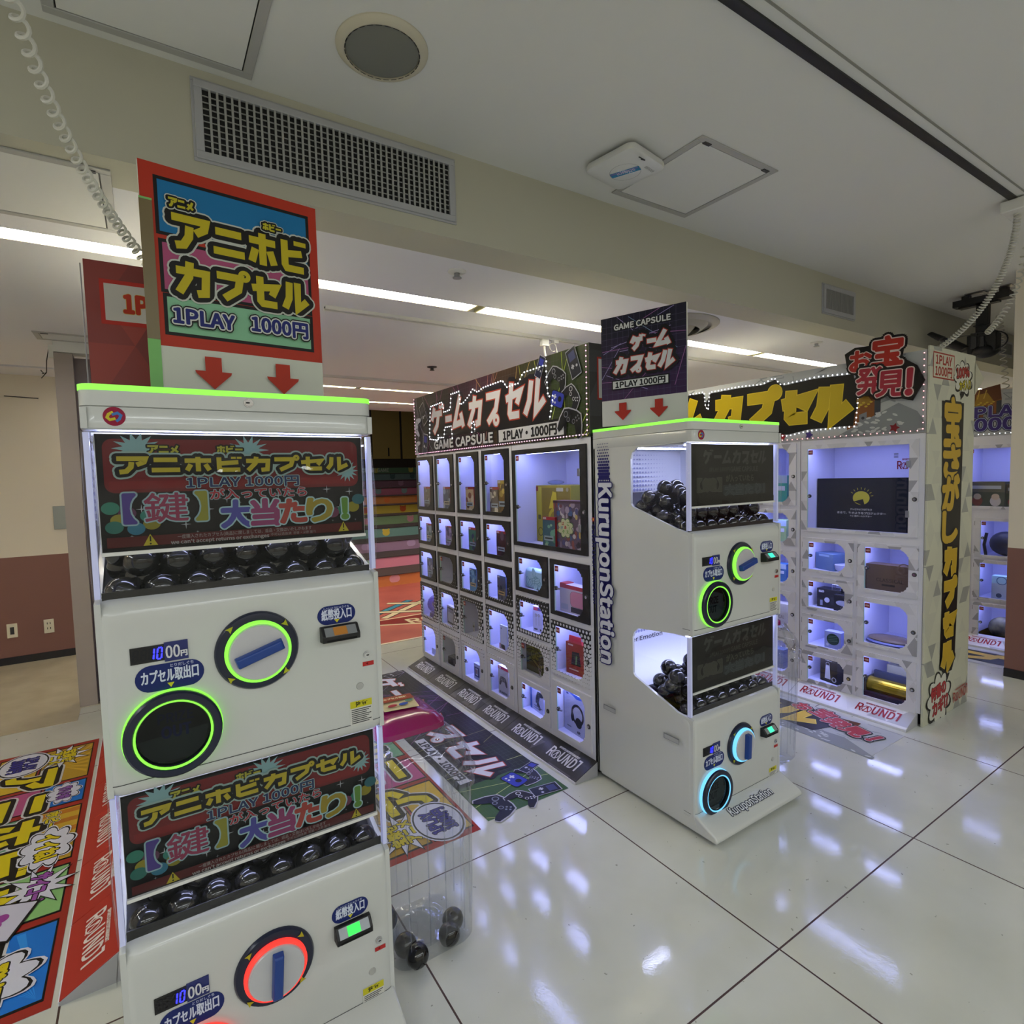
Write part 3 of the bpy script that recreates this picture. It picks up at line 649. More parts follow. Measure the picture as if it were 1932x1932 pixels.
        b=MB(); b.T=Matrix.Translation((kx,-.035,kz))@Matrix.Rotation(-rot,4,'Y'); b.loft([[(x*s,y,z*s2) for x,z in ((-.056,-.013),(.056,-.013),(.056,.013),(-.056,.013))] for y,s,s2 in ((.0,1,1),(-.018,.97,.9),(-.022,.9,.7))],M_BLUE); b.build('knob_handle',k,bevel=.002)
        a=F(.0125)
        for q in (.75,2.35,3.9,5.5):
            cx,cz=kx+.087*cos(q),1.139+.087*sin(q); d=q-PI/2; a.flat([(cx+.011*cos(d),cz+.011*sin(d)),(cx+.0095*cos(d+2.2),cz+.0095*sin(d+2.2)),(cx+.003*cos(d+PI),cz+.003*sin(d+PI)),(cx+.0095*cos(d-2.2),cz+.0095*sin(d-2.2))],'#a9a526')
        a.build('printed_arrows',k)
        # capsule outlet
        ox,oz=.134,.985+dz-(.006 if ti else 0); o=thing_part('capsule_outlet',t)
        b=MB(); b.lathe((ox,-.004,oz),ax,[(.098,0),(.1005,.004),(.1005,.012),(.097,.015),(.09,.0)],led,48,closed=True); b.lathe((ox,-.004,oz),ax,[(.0765,.0),(.0785,.012),(.0785,.0275),(.075,.0275),(.0735,.0)],led,48,closed=True); b.build('outlet_light',o,smooth=True)
        b=MB(); b.lathe((ox,-.004,oz),ax,[(.078,.012),(.0785,.026),(.081,.029),(.094,.028),(.098,.024),(.098,.015),(.094,.012)],M_NAVY,48,closed=True); b.build('outlet_ring',o,smooth=True)
        b=MB(); b.lathe((ox,-.0045,oz),ax,[(.0001,.0005),(.0735,.0005)],M_BLACK,40)
        b.lathe((ox,-.005,oz),ax,[(.0735,.0),(.0735,.024)],mat('outlet_throat','#20242c',.3),40,caps=False); b.build('outlet_recess',o,smooth=True)
        a=F(.002); a.flat([(ox-.071,.975),(ox-.060,.942),(ox-.03,.918),(ox+.03,.918),(ox+.060,.942),(ox+.071,.985)],'#4c4e48' if kind=='ani' else '#6a706e'); 
        if kind=='ani': a.text('PRIZE',ox+.005,1.018,.022,'#1a1d50',bold=.03,width=.07); a.text('OUT',ox+.005,.985,.026,'#20246e',bold=.04,width=.058)
        else: a.flat([(ox-.01,.93),(ox+.06,.95),(ox+.06,1.02),(ox-.01,1.04),(ox-.05,1.0),(ox-.05,.96)],'#6a7070'); a.text('PRIZE',ox-.008,1.0,.028,'#0c0f20',bold=.04,width=.07); a.text('OUT',ox-.012,.962,.028,'#0c0f20',bold=.04,width=.055)
        a.build('printed_word',o)
        b=MB(); b.lathe((ox,-.004,oz),ax,[(.0001,.018),(.074,.016)],clear('outlet_glass','#c4ccd0',k=.6),40); b.build('outlet_flap',o,smooth=True)
        # price display
        p=thing_part('price_display',t); b=MB(); b.box(.060,-.007,1.153+dz,.125,-.004,1.190+dz,M_BLACK); b.build('display',p); b=MB(); b.box(.125,-.0075,1.149+dz,.172,-.004,1.193+dz,mat('navy_plate','#1c2566',.4)); b.build('plate',p)
        a=F(.003)
        for i,ch in enumerate('8810'): seg7(a,.0645+i*.0152,1.159,.0085,.025,ch,M_DIG,'#26262a')
        a.text('00',.1415,1.171,.027,'#d0d0d6',bold=.02,width=.027); a.text('円',.1635,1.164,.011,'#d0d0d6',bold=.03); a.build('printed_digits',p)
        # oval name plates
        a=F(); a.pill(.066,1.084,.202,1.145,.03,'#1f2a66'); a.text('カプセル取出口',.134,1.117,.024,'#ccd2e4',bold=.025,width=.112); a.text('とりだしぐち',.158,1.138,.006,'#aab0cc',bold=.01); a.flat([(.127,1.099),(.141,1.099),(.134,1.088)],'#c9c02e'); a.build('outlet_label',t)
        a=F(); a.pill(.466,1.172,.566,1.222,.025,'#1f2a66'); a.text('紙幣投入口',.516,1.198,.022,'#ccd2e4',bold=.025,width=.078); a.text('しへいとうにゅうぐち',.516,1.215,.005,'#aab0cc',bold=.01); a.flat([(.509,1.184),(.523,1.184),(.516,1.175)],'#c9c02e'); a.build('bill_label',t)
        # bill slot
        s=thing_part('bill_acceptor',t); zz=1.128+dz
        b=MB(); b.prism([(.470,-.004,zz),(.470,-.036,zz+.004),(.470,-.036,zz+.020),(.470,-.016,zz+.042),(.470,-.004,zz+.042)],(.098,0,0),M_BLACK); b.build('bezel',s,bevel=.002)
        cc={('ani',0):('#8a5a20',.45),('ani',1):('#2fd050',1.0),('game',0):('#3fe0c0',1.0),('game',1):('#3fe0b0',1.0)}[(kind,ti)]
        b=MB(); b.add([(.478,-.0366,zz+.020),(.560,-.0366,zz+.020),(.560,-.019,zz+.0395),(.478,-.019,zz+.0395)],[(0,1,2,3)],mat('bill_window','#8c9094',.35,.4)); b.build('window',s)
        b=MB(); b.add([(.500,-.0368,zz+.0215),(.535,-.0368,zz+.0215),(.535,-.020,zz+.039),(.500,-.020,zz+.039)],[(0,1,2,3)],mat('bill_glow_'+cc[0][1:],cc[0],.4,0,cc[1],cc[0])); b.build('lamp',s)
        b=MB(); b.box(.480,-.0375,zz+.006,.558,-.0362,zz+.010,mat('slot_black','#000000',.9)); b.build('slot',s)
        # lock, red tag, coin button, warning sticker
        l=thing_part('lock',t); b=MB(); b.lathe((.592,-.004,1.073+dz),ax,[(.0001,.006),(.007,.006),(.0075,.004),(.0095,.004),(.010,0)],M_CHROME,20); b.build('lock_barrel',l,smooth=True); b=MB(); b.box(.590,-.0105,1.0715+dz,.597,-.0098,1.0745+dz,M_BLACK); b.build('keyhole',l)
        a=F(); a.rect(.580,1.042,.611,1.054,'#b03030'); a.text('◀',.592,1.048,.005,'#701414'); a.build('red_tag',t)
        b=MB(); b.lathe((.570,-.004,.990+dz),ax,[(.0001,.003),(.009,.0028),(.0105,0)],mat('button_grey','#a9a9a6',.5),20); b.build('round_button',t,smooth=True)
        a=F(); x0=.540; z0=.884; a.rect(x0,z0,x0+.062,z0+.068,'#c9c9c4'); a.rect(x0+.001,z0+.048,x0+.061,z0+.067,'#c4bd2a'); a.text('注 意',x0+.031,z0+.0575,.010,'#1a1a1a',bold=.03)
        for q in range(8): a.rect(x0+.004,z0+.042-q*.0052,x0+.058-(q%3)*.006,z0+.0443-q*.0052,'#3a3a3a')
        a.build('warning_sticker',t)
    # cap
    b=MB(); b.loft([[(x,y,z) for x,y in plan(i,yf)] for z,yf,i in ((1.673,.004,.003),(1.677,0,0),(1.720,0,0),(1.722,.001,.001))],M_SHELL); b.build('lower_cap',t,smooth=True)
    b=MB(); b.loft([[(x,y,z) for x,y in plan(i,yf)] for z,yf,i in ((1.7225,.003,.003),(1.7245,.0,0),(1.757,.0,0))],M_SHELL); b.build('upper_cap',t,smooth=True)
    b=MB(); b.loft([[(x,y,z) for x,y in plan(i,yf)] for z,yf,i in ((1.757,-.001,-.001),(1.769,-.001,-.001),(1.770,.001,.001))],M_LIME); b.build('light_strip',t,smooth=True)
    b=MB(); b.loft([[(x,y,z) for x,y in plan(.012,.012)] for z in (1.7695,1.771)],M_SHELL); b.build('lid',t)
    l=thing_part('lid_lock',t); b=MB(); b.lathe((.330,0,1.743),(0,-1,0),[(.0001,.005),(.008,.005),(.0085,.003),(.0105,.003),(.011,0)],M_CHROME,22); b.build('lock_barrel',l,smooth=True); b=MB(); b.box(.324,-.0062,1.7415,.332,-.0049,1.7445,M_BLACK); b.build('keyhole',l)
    a=Art((0,0,0),(1,0,0),(0,0,1)); a.ell(.062,1.7015,.0205,.0205,'#8e1838',32); a.line([(.060,1.711),(.052,1.706),(.049,1.699),(.054,1.694),(.064,1.697)],.0055,'#c4b52c'); a.line([(.058,1.705),(.068,1.709),(.074,1.704),(.071,1.696),(.065,1.691)],.0055,'#3f74b4'); a.build('round_badge',t)
    # plinth lip
    b=MB(); b.prism([(.004,.02,.092),(.004,-.01,.088),(.004,-.105,.045),(.004,-.118,.03),(.004,-.112,.016),(.004,.585,.016),(.004,.585,.09)],(W_-.008,0,0),M_SHELL); b.build('base_lip',t,bevel=.008,seg=3)
    b=MB()
    for x in(.06,W_-.06):
        for y in (.03,.56): b.cyl((x,y,0),(0,0,1),.022,.017,M_BLACK,14)
    b.build('feet',t)
    a=Art((0,-.012,.0886),(1,0,0),Vector((0,.095,.042)),base=.001); a.text('KuruponStation',.32,-.048,.033,'#d0d2d6',bold=.028,width=.30,outl=(('#1a1e3c',.065),)); a.build('printed_lip_name',t)
    # printed stripe on both sides
    for O,U in (((.002,D_,0),(0,-1,0)),((W_-.002,0,0),(0,1,0))):
        a=Art(O,U,(0,0,1)); s0=.035 if U[1]<0 else D_-.035-.092
        a.rect(s0,.78,s0+.088,1.53,'#1b1a60')
        for zz,sg in ((1.53,1),(.78,-1)):
            for j in range(12):
                for i in range(7):
                    f=j/12; x=s0+.0065+i*.0125+(0 if j%2 else .006); z=zz+sg*(.006+j*.0145)
                    if x>s0+.086: continue
                    r=.0088*(1-f*.78); a.ell(x,z,r,r,'#1b1a60',10)
                    if j<3: a.ell(x,zz-sg*(.012+j*.0145),.0012+.0012*(2-j),.0012+.0012*(2-j),'#c4c6c2',8)
        a.line([(s0-.012,.62+.16),(s0-.012,1.49)],.003,'#1b1a60')
        a.text('KuruponStation',s0+.062,1.06,.085,'#c6c8d2',bold=.045,rot=-PI/2,width=.885,outl=(('#1b1a60',.05),))
        a.text('Catch User Emotion',s0-.026,1.10,.021,'#1b1a60',bold=.03,rot=-PI/2,width=.40); a.ell(s0-.026,1.325,.011,.011,'#8e1838',18); a.ell(s0-.026,1.325,.004,.006,'#c4b52c',12)
        for q in (.0 ,.39): a.rect(s0+.03+q,.377,s0+.115+q,.402,'#7b7c80'); a.rect(s0+.034+q,.379,s0+.113+q,.397,'#a8a9aa')
        a.build('printed_stripe',t)
    return t
def thing_part(name,parent):
    """an empty part that groups its own sub-parts"""
    o=bpy.data.objects.new(name,None); C.objects.link(o); o.parent=parent; o.empty_display_size=.02; return o
ML=machine('capsule_machine','tall white two tank capsule machine under the anime hobby sign with lime and red rings',(-.109,1.497,0),'ani')
MR=machine('capsule_machine','white two tank capsule machine with blue side stripe and cyan lower ring beside game lockers',(1.876,1.532,0),'game')
# capsules piled in the tanks
b=MB(); b.sphere((0,0,0),.036,M_CAPS,20,12); b.lathe((0,0,0),(0,0,1),[(.0362,-.0025),(.0368,-.0015),(.0368,.0015),(.0362,.0025)],M_CAPS,20,closed=True)
_cap=b.build('capsule',smooth=True); _capn=0
def capsule(loc,label,group):
    global _capn
    o=_cap if _capn==0 else _cap.copy()
    if _capn: C.objects.link(o)
    _capn+=1; o.location=loc; o.rotation_euler=(random.uniform(-1,1),random.uniform(-1,1),random.random()*6); tag(o,label,'capsule',group)
def pile(x0,y0,zt,label,group,seed,rows=5,fill=1):
    rn=random.Random(seed); R=.0352
    fl=lambda y:zt-.045+.345*(y-.03)+.0375
    for j in range(rows):
        y=.070+j*.063
        for i in range(8 if j%2==0 else 7):
            x=.054+(0 if j%2==0 else .0378)+i*.0756
            capsule((x0+x+rn.uniform(-.001,.001),y0+y,fl(y)),label,group)
    for j in range(rows-1):
        y=.096+j*.063
        for i in range(8 if j%2 else 7):
            if rn.random()>fill*(.9 if j==0 else .8): continue
            x=.054+(0 if j%2 else .0378)+i*.0756
            capsule((x0+x,y0+y+rn.uniform(-.004,.004),fl(y)+.050+rn.uniform(0,.006)),label,group)
    for j in range(max(0,rows-2)):
        y=.135+j*.063
        for i in range(7):
            if rn.random()>fill*.42: continue
            capsule((x0+.060+i*.0756+.02*(j%2),y0+y,fl(y)+.104+rn.uniform(0,.006)),label,group)
pile(-.109,1.497,1.301,'black glossy capsule ball heaped in the upper tank of the anime machine','capsules in the upper tank of the anime machine',1,5,1.0)
pile(-.109,1.497,.506,'black glossy capsule ball heaped in the lower tank of the anime machine','capsules in the lower tank of the anime machine',2,3,.55)
pile(1.876,1.532,1.301,'black glossy capsule ball heaped in the upper tank of the game machine','capsules in the upper tank of the game machine',3,5,.9)
pile(1.876,1.532,.506,'black glossy capsule ball heaped in the lower tank of the game machine','capsules in the lower tank of the game machine',4,4,.75)
# ---------------------------------------------------------------- sign boards on the machines
def board(name,label,loc,rot,w,h,fn,edge='#c9cbc2'):
    t=thing(name,label,'sign board',loc,rot); b=MB(); b.box(0,0,0,w,.012,h,mat('foam_board_edge',edge,.6)); b.build('board',t)
    a=Art((0,0,0),(1,0,0),(0,0,1)); fn(a,w,h,t); a.build('printed_face',t); return t
def arrow(a,x,y,s,col,): 
    a.flat([(x-.45*s,y+.95*s),(x+.45*s,y+.95*s),(x+.45*s,y+.1*s),(x+s,y+.1*s),(x+.95*s,y-.05*s),(x,y-.95*s),(x-.95*s,y-.05*s),(x-s,y+.1*s),(x-.45*s,y+.1*s)],col)
def ani_sign(a,w,h,t):
    B0=.112; a.rect(0,0,w,B0,'#c4c6bc'); a.rect(0,B0,w,h,'#a8301c')
    def fr(x0,y0,x1,y1,col): a.rect(x0-.008,y0-.008,x1+.008,y1+.008,'#141312'); a.rect(x0,y0,x1,y1,col)
    fr(.037,h-.155,w-.03,h-.035,'#15699c'); a.flat([(w-.12,h-.155),(w-.03,h-.155),(w-.03,h-.185),(w-.10,h-.165)],'#15699c')
    fr(.040,B0+.135,w-.03,h-.180,'#a0486e'); fr(.043,B0+.035,w-.03,B0+.118,'#7fb390')
    O1=(('#b9bdb4',.030),('#161412',.022))
    bx=lambda L:[(x,y,ww,hh) for x,y,ww,hh in L]
    a.kana('アニホビ',0,0,0,0,'#b5a51c',.0185,O1,boxes=bx([(.060,.352,.080,.080),(.150,.352,.076,.075),(.235,.347,.070,.087),(.318,.347,.064,.088)]))
    a.kana('カプセル',0,0,0,0,'#b5a51c',.0185,O1,boxes=bx([(.062,.240,.076,.082),(.152,.243,.072,.075),(.236,.241,.070,.080),(.318,.242,.066,.082)]))
    a.kana('アニメ',.057,.444,.0175,.021,'#b0a722',.0055,(('#b9bdb4',.014),('#141312',.009)))
    a.kana('ホビー',.272,.442,.0150,.019,'#b0a722',.0045,(('#b9bdb4',.012),('#141312',.008)))
    a.text('1PLAY',.122,.187,.034,'#1d2368',bold=.05,width=.135,outl=(('#141312',.14),('#c4c6c0',.07))); a.text('1000円',.305,.193,.034,'#1d2368',bold=.05,width=.145,outl=(('#141312',.14),('#c4c6c0',.07)))
    for x,s in((.135,.042),(.305,.042)): arrow(a,x,.055,s,'#a8301c')
    b=MB(); z0=.145
    b.box(-.002,-.0022,.005,.024,.0,h-.085,mat('tape_green','#6fae5e',.5)); b.box(-.0025,-.0026,z0-.02,.024,-.0021,h-.09,mat('tape_brown','#6a5a32',.35)); b.build('adhesive_tape',t)
board('sign_board','anime hobby capsule sign board with red frame and taped edge standing on the near machine',(.027,1.600,1.773),math.radians(6.9),.418,.537,ani_sign)
def laser_bg(a,w,h,y0,cols,n,seed):
    rn=random.Random(seed); k=len(cols)
    for i in range(k): a.rect(0,y0+(h-y0)*(k-1-i)/k,w,y0+(h-y0)*(k-i)/k,cols[i])
    a.clip=(0,y0,w,h)
    g=.028
    for i in range(1,int(w/g)): a.line([(i*g,y0),(i*g,h)],.0009,'#4a4a68')
    for i in range(1,int((h-y0)/g)): a.line([(0,y0+i*g),(w,y0+i*g)],.0009,'#4a4a68')
    for i in range(n):
        x=rn.uniform(0,w); y=rn.uniform(y0,h); q=rn.uniform(0,PI); l=rn.uniform(.2,.6)*max(w,h); p0=(x-l/2*cos(q),y-l/2*sin(q)); p1=(x+l/2*cos(q),y+l/2*sin(q))
        # keep inside
        sg=clipseg(p0,p1,.002,y0,w-.002,h-.002)
        if sg: a.line(sg,.0026,rn.choice(('#8f84b8','#8d5c92','#6f86a6')))
    a.clip=None
def game_sign(a,w,h,t):
    B0=.118; a.rect(0,0,w,B0,'#c0c2bf'); laser_bg(a,w,h,B0,('#1c1a2c','#221a34','#2a1c3c','#331e44'),16,5)
    a.text('GAME CAPSULE',w*.5,h-.050,.024,'#c2c4c4',bold=.045,width=.27,outl=(('#131318',.12),))
    O2=(('#131218',.034),('#9c2f22',.007)); a.low=True
    a.kana('ゲーム',0,0,0,0,'#c2c4c6',.0195,O2,shear=.22,boxes=[(.075,.332,.058,.062),(.150,.335,.048,.05),(.195,.332,.068,.068)])
    a.kana('カプセル',0,0,0,0,'#c2c4c6',.0195,O2,shear=.22,boxes=[(.012,.235,.060,.075),(.085,.235,.066,.075),(.160,.235,.062,.075),(.232,.235,.068,.078)]); a.low=False
    a.rect(.055,B0+.045,w-.075,B0+.090,'#131318'); a.rect(.061,B0+.050,w-.081,B0+.084,'#c2c4c4'); a.text('1PLAY 1000円',(w-.02)/2,B0+.067,.024,'#131318',bold=.05,width=.24)
    for x in(.110,.285): arrow(a,x,.062,.042,'#a02a20')
board('sign_board','dark game capsule sign board with red arrows standing on the far white machine',(1.832,2.012,1.773),math.radians(-71.4),.41,.497,game_sign)
# ---------------------------------------------------------------- clear return bins
M_BIN=clear('bin_clear','#f6f8fa',k=1.0,rough=.04,ripple=.5,pw=2.0,edge=.55); M_LIDM=mat('lid_magenta','#80104c',.22,coat=.4)
def sq(c,h,r,z,n=6):
    p=[]
    for cx,cy,a in ((h-r,-h+r,-PI/2),(h-r,h-r,0),(-h+r,h-r,PI/2),(-h+r,-h+r,PI)): p+=[(c[0]+cx+r*cos(a+PI/2*i/n),c[1]+cy+r*sin(a+PI/2*i/n),z) for i in range(n+1)]
    return p
def bin_(label,loc,flip=1,sticker=True):
    t=thing('return_bin',label,'bin',loc)
    b=MB(); b.loft([sq((0,0),.132,.045,.004),sq((0,0),.142,.05,.02),sq((0,0),.147,.05,.22),sq((0,0),.150,.05,.46),sq((0,0),.151,.05,.535)],M_BIN,True,False); b.build('body',t,smooth=True)
    b=MB(); b.loft([sq((0,0),.151,.05,.535),sq((0,0),.160,.05,.542),sq((0,0),.160,.05,.556),sq((0,0),.153,.05,.562),sq((0,0),.153,.05,.578),sq((0,0),.163,.05,.584),sq((0,0),.163,.05,.600),sq((0,0),.155,.05,.607)],M_BIN,False,False); b.build('rim',t,smooth=True)
    b=MB(); b.loft([sq((0,0),.155,.05,.607),sq((0,0),.151,.055,.645),sq((-.008,.008),.142,.055,.685),sq((-.022,.020),.125,.05,.720),sq((-.032,.03),.108,.045,.738)],M_BIN,False,False); b.build('hood',t,smooth=True)
    b=MB(); b.lathe((0,0,.0055),(0,0,1),[(.085,0),(.088,.008),(.082,.012),(.076,.004)],M_BIN,36); b.build('base_ring',t,smooth=True)
    b=MB(); b.loft([sq((-.032,.03),.111,.045,.730),sq((-.032,.03),.120,.045,.733),sq((-.032,.03),.119,.045,.750),sq((-.035,.032),.100,.04,.772),sq((-.036,.034),.05,.03,.784)],M_LIDM); lid=b.build('lid',t,smooth=True)
    b=MB(); b.lathe((.06,-.125,.668),Vector((.35,-.85,.35)),[(.075,.0),(.080,.004),(.080,.008),(.075,.010)],M_BIN,32,closed=True); b.build('opening_ring',t,smooth=True)
    b=MB()
    for q in range(16):
        a0=2*PI*q/16+.2; c0,s0=cos(a0),sin(a0); g=.1495/max(abs(c0),abs(s0)); g=min(g,.178); b.tube([(c0*g*.95,s0*g*.95,.06),(c0*g,s0*g,.50)],.0022,M_BIN,5)
    b.build('ribs',t,smooth=True)
    if sticker:
        b=MB(); q=[(-.07,-.05),(.085,-.075),(.105,.075),(-.045,.10)]; b.T=Matrix.Translation((-.045,.045,.784))@Matrix.Scale(.74,4); b.prism([(x,y,.008+.02*(y+.07)) for x,y in q],(0,0,.0012),mat('leaflet_cream','#c9b98a',.3)); b.build('leaflet',t)
        a=Art((-.045,.045,.7945),(1,0,.0),(0,1,.02),base=.0012); k=.74; a.flat([(-.062*k,.03*k),(.098*k,.015*k),(.101*k,.07*k),(-.048*k,.092*k)],'#8f3a20'); a.text('カプセル回収',.02*k,.055*k,.0105,'#d8c9a0',bold=.02,width=.11*k,rot=-.12); a.ell(-.02*k,-.02*k,.022*k,.014*k,'#b03040'); a.ell(.03*k,-.025*k,.022*k,.014*k,'#3050a0'); a.ell(.065*k,0,.018*k,.012*k,'#50806a'); a.build('printed_leaflet',t)
    return t
bin_('clear plastic capsule bin with magenta lid beside the near machine',(.712,1.735,0))
bin_('clear plastic capsule bin with magenta lid behind the far white machine',(2.715,1.775,0),sticker=False)
for x,y,z in ((.800,1.668,.043),(.762,1.618,.043),(.625,1.660,.043),(.655,1.620,.0),(.612,1.795,.043)):
    if z==0: x,y,z=.640,1.640-.04,.043
    capsule((x,y,z),'black capsule ball lying in the bottom of the clear bin beside the near machine','used capsules in the near bin')
# ================================================================ locker banks
M_LOCK=mat('locker_white','#d8d8e0',.35,coat=.2); M_IN=mat('locker_inside','#cfd1ea',.5); M_PANE=clear('locker_pane',fres=1.45,k=.8)
M_CLED=mat('cell_led','#cfd4ff',.4,0,K_CELL,'#aab3ff'); M_EDGE=mat('pane_edge','#a9c2c4',.3)
M_TAG=mat('tag_red','#7a1a18',.5)
def halftone():
    m,nt,b=nodes('print_halftone'); p,s=pos(nt)
    pitch=.027; row=mth(nt,'DIVIDE',s[2],pitch*.866); ri=mth(nt,'FLOOR',row); sh=mth(nt,'MULTIPLY',mth(nt,'MODULO',ri,2.0),.5)
    u=mth(nt,'SUBTRACT',mth(nt,'FRACT',mth(nt,'ADD',mth(nt,'DIVIDE',s[1],pitch),sh)),.5); v=mth(nt,'SUBTRACT',mth(nt,'FRACT',row),.5)
    d=mth(nt,'SQRT',mth(nt,'ADD',mth(nt,'MULTIPLY',u,u),mth(nt,'MULTIPLY',mth(nt,'MULTIPLY',v,v),.75)))
    zz=mth(nt,'ADD',mth(nt,'MULTIPLY',ri,pitch*.866),mth(nt,'MULTIPLY',mth(nt,'SUBTRACT',s[1],3.2),.12))
    r=mth(nt,'MULTIPLY',mth(nt,'SUBTRACT',.90,zz),1.02); r=mth(nt,'MINIMUM',mth(nt,'MAXIMUM',r,0.0),.75)
    white=mth(nt,'LESS_THAN',d,r); col=mixc(nt,white,rgb('#0c0c0f'),rgb('#d0d0d8')); nt.links.new(col,b.inputs['Base Color']); b.inputs['Roughness'].default_value=.35; return m
M_HALF=halftone()
M_TRIB=tri_mat('print_black_triangles',13.0,[(0,'#0a0a0d'),(.55,'#0f0f13'),(.72,'#1d1d22'),(.88,'#0a0a0d')],'yz')
M_TRIW=tri_mat('print_grey_triangles',13.0,[(0,'#d2d2da'),(.5,'#c8c8d0'),(.72,'#9c9ca4'),(.88,'#d6d6de')],'yz')
M_TRIC=tri_mat('print_cream_triangles',9.0,[(0,'#bdbda8'),(.55,'#b6b6a4'),(.78,'#8f9088'),(.92,'#bdbda8')],'xz')
M_TRIK=tri_mat('print_black_panel',8.0,[(0,'#0f0f12'),(.6,'#17171b'),(.8,'#24242a')],'xz')
M_TRIR=tri_mat('print_red_panel',7.0,[(0,'#7a1f12'),(.45,'#6c1a10'),(.75,'#8a2716')],'xz')
M_RAMPK=tri_mat('ramp_black_triangles',11.0,[(0,'#1c1c20'),(.4,'#2b2b30'),(.7,'#45454b'),(.88,'#232328')],'yx')
M_RAMPW=tri_mat('ramp_white_triangles',9.0,[(0,'#d6d6da'),(.6,'#cfcfd4'),(.82,'#acacb2')],'yx')
# canonical cells: (y_left,y_right,z_bottom,z_top,row) measured from the right end of a bank 2.245 long
COLS=[(4.487,4.165),(4.12,3.805),(3.75,3.425),(3.37,3.032)]; ROWS=[(1.29,1.73),(1.0,1.26),(.70,.96),(.36,.665),(.035,.318)]
CELLS={}
for i,(a,c) in enumerate(COLS):
    for j,(z0,z1) in enumerate(ROWS): CELLS['c%d r%d'%(i+1,j+1)]=(a-2.245,c-2.245,z0,z1,j)
CELLS['big']=(.745,.030,1.115,1.712,0)
for j,(z0,z1) in enumerate(((.826,1.07),(.56,.795),(.291,.529),(.040,.264))): CELLS['c5 r%d'%(j+1)]=(.735,.395,z0,z1,(1,3,3,4)[j] if j else 1)
for j,(z0,z1) in enumerate(((.744,1.067),(.391,.709),(.035,.351))): CELLS['c6 r%d'%(j+1)]=(.367,.023,z0,z1,(1,3,4)[j])
class Bank: pass
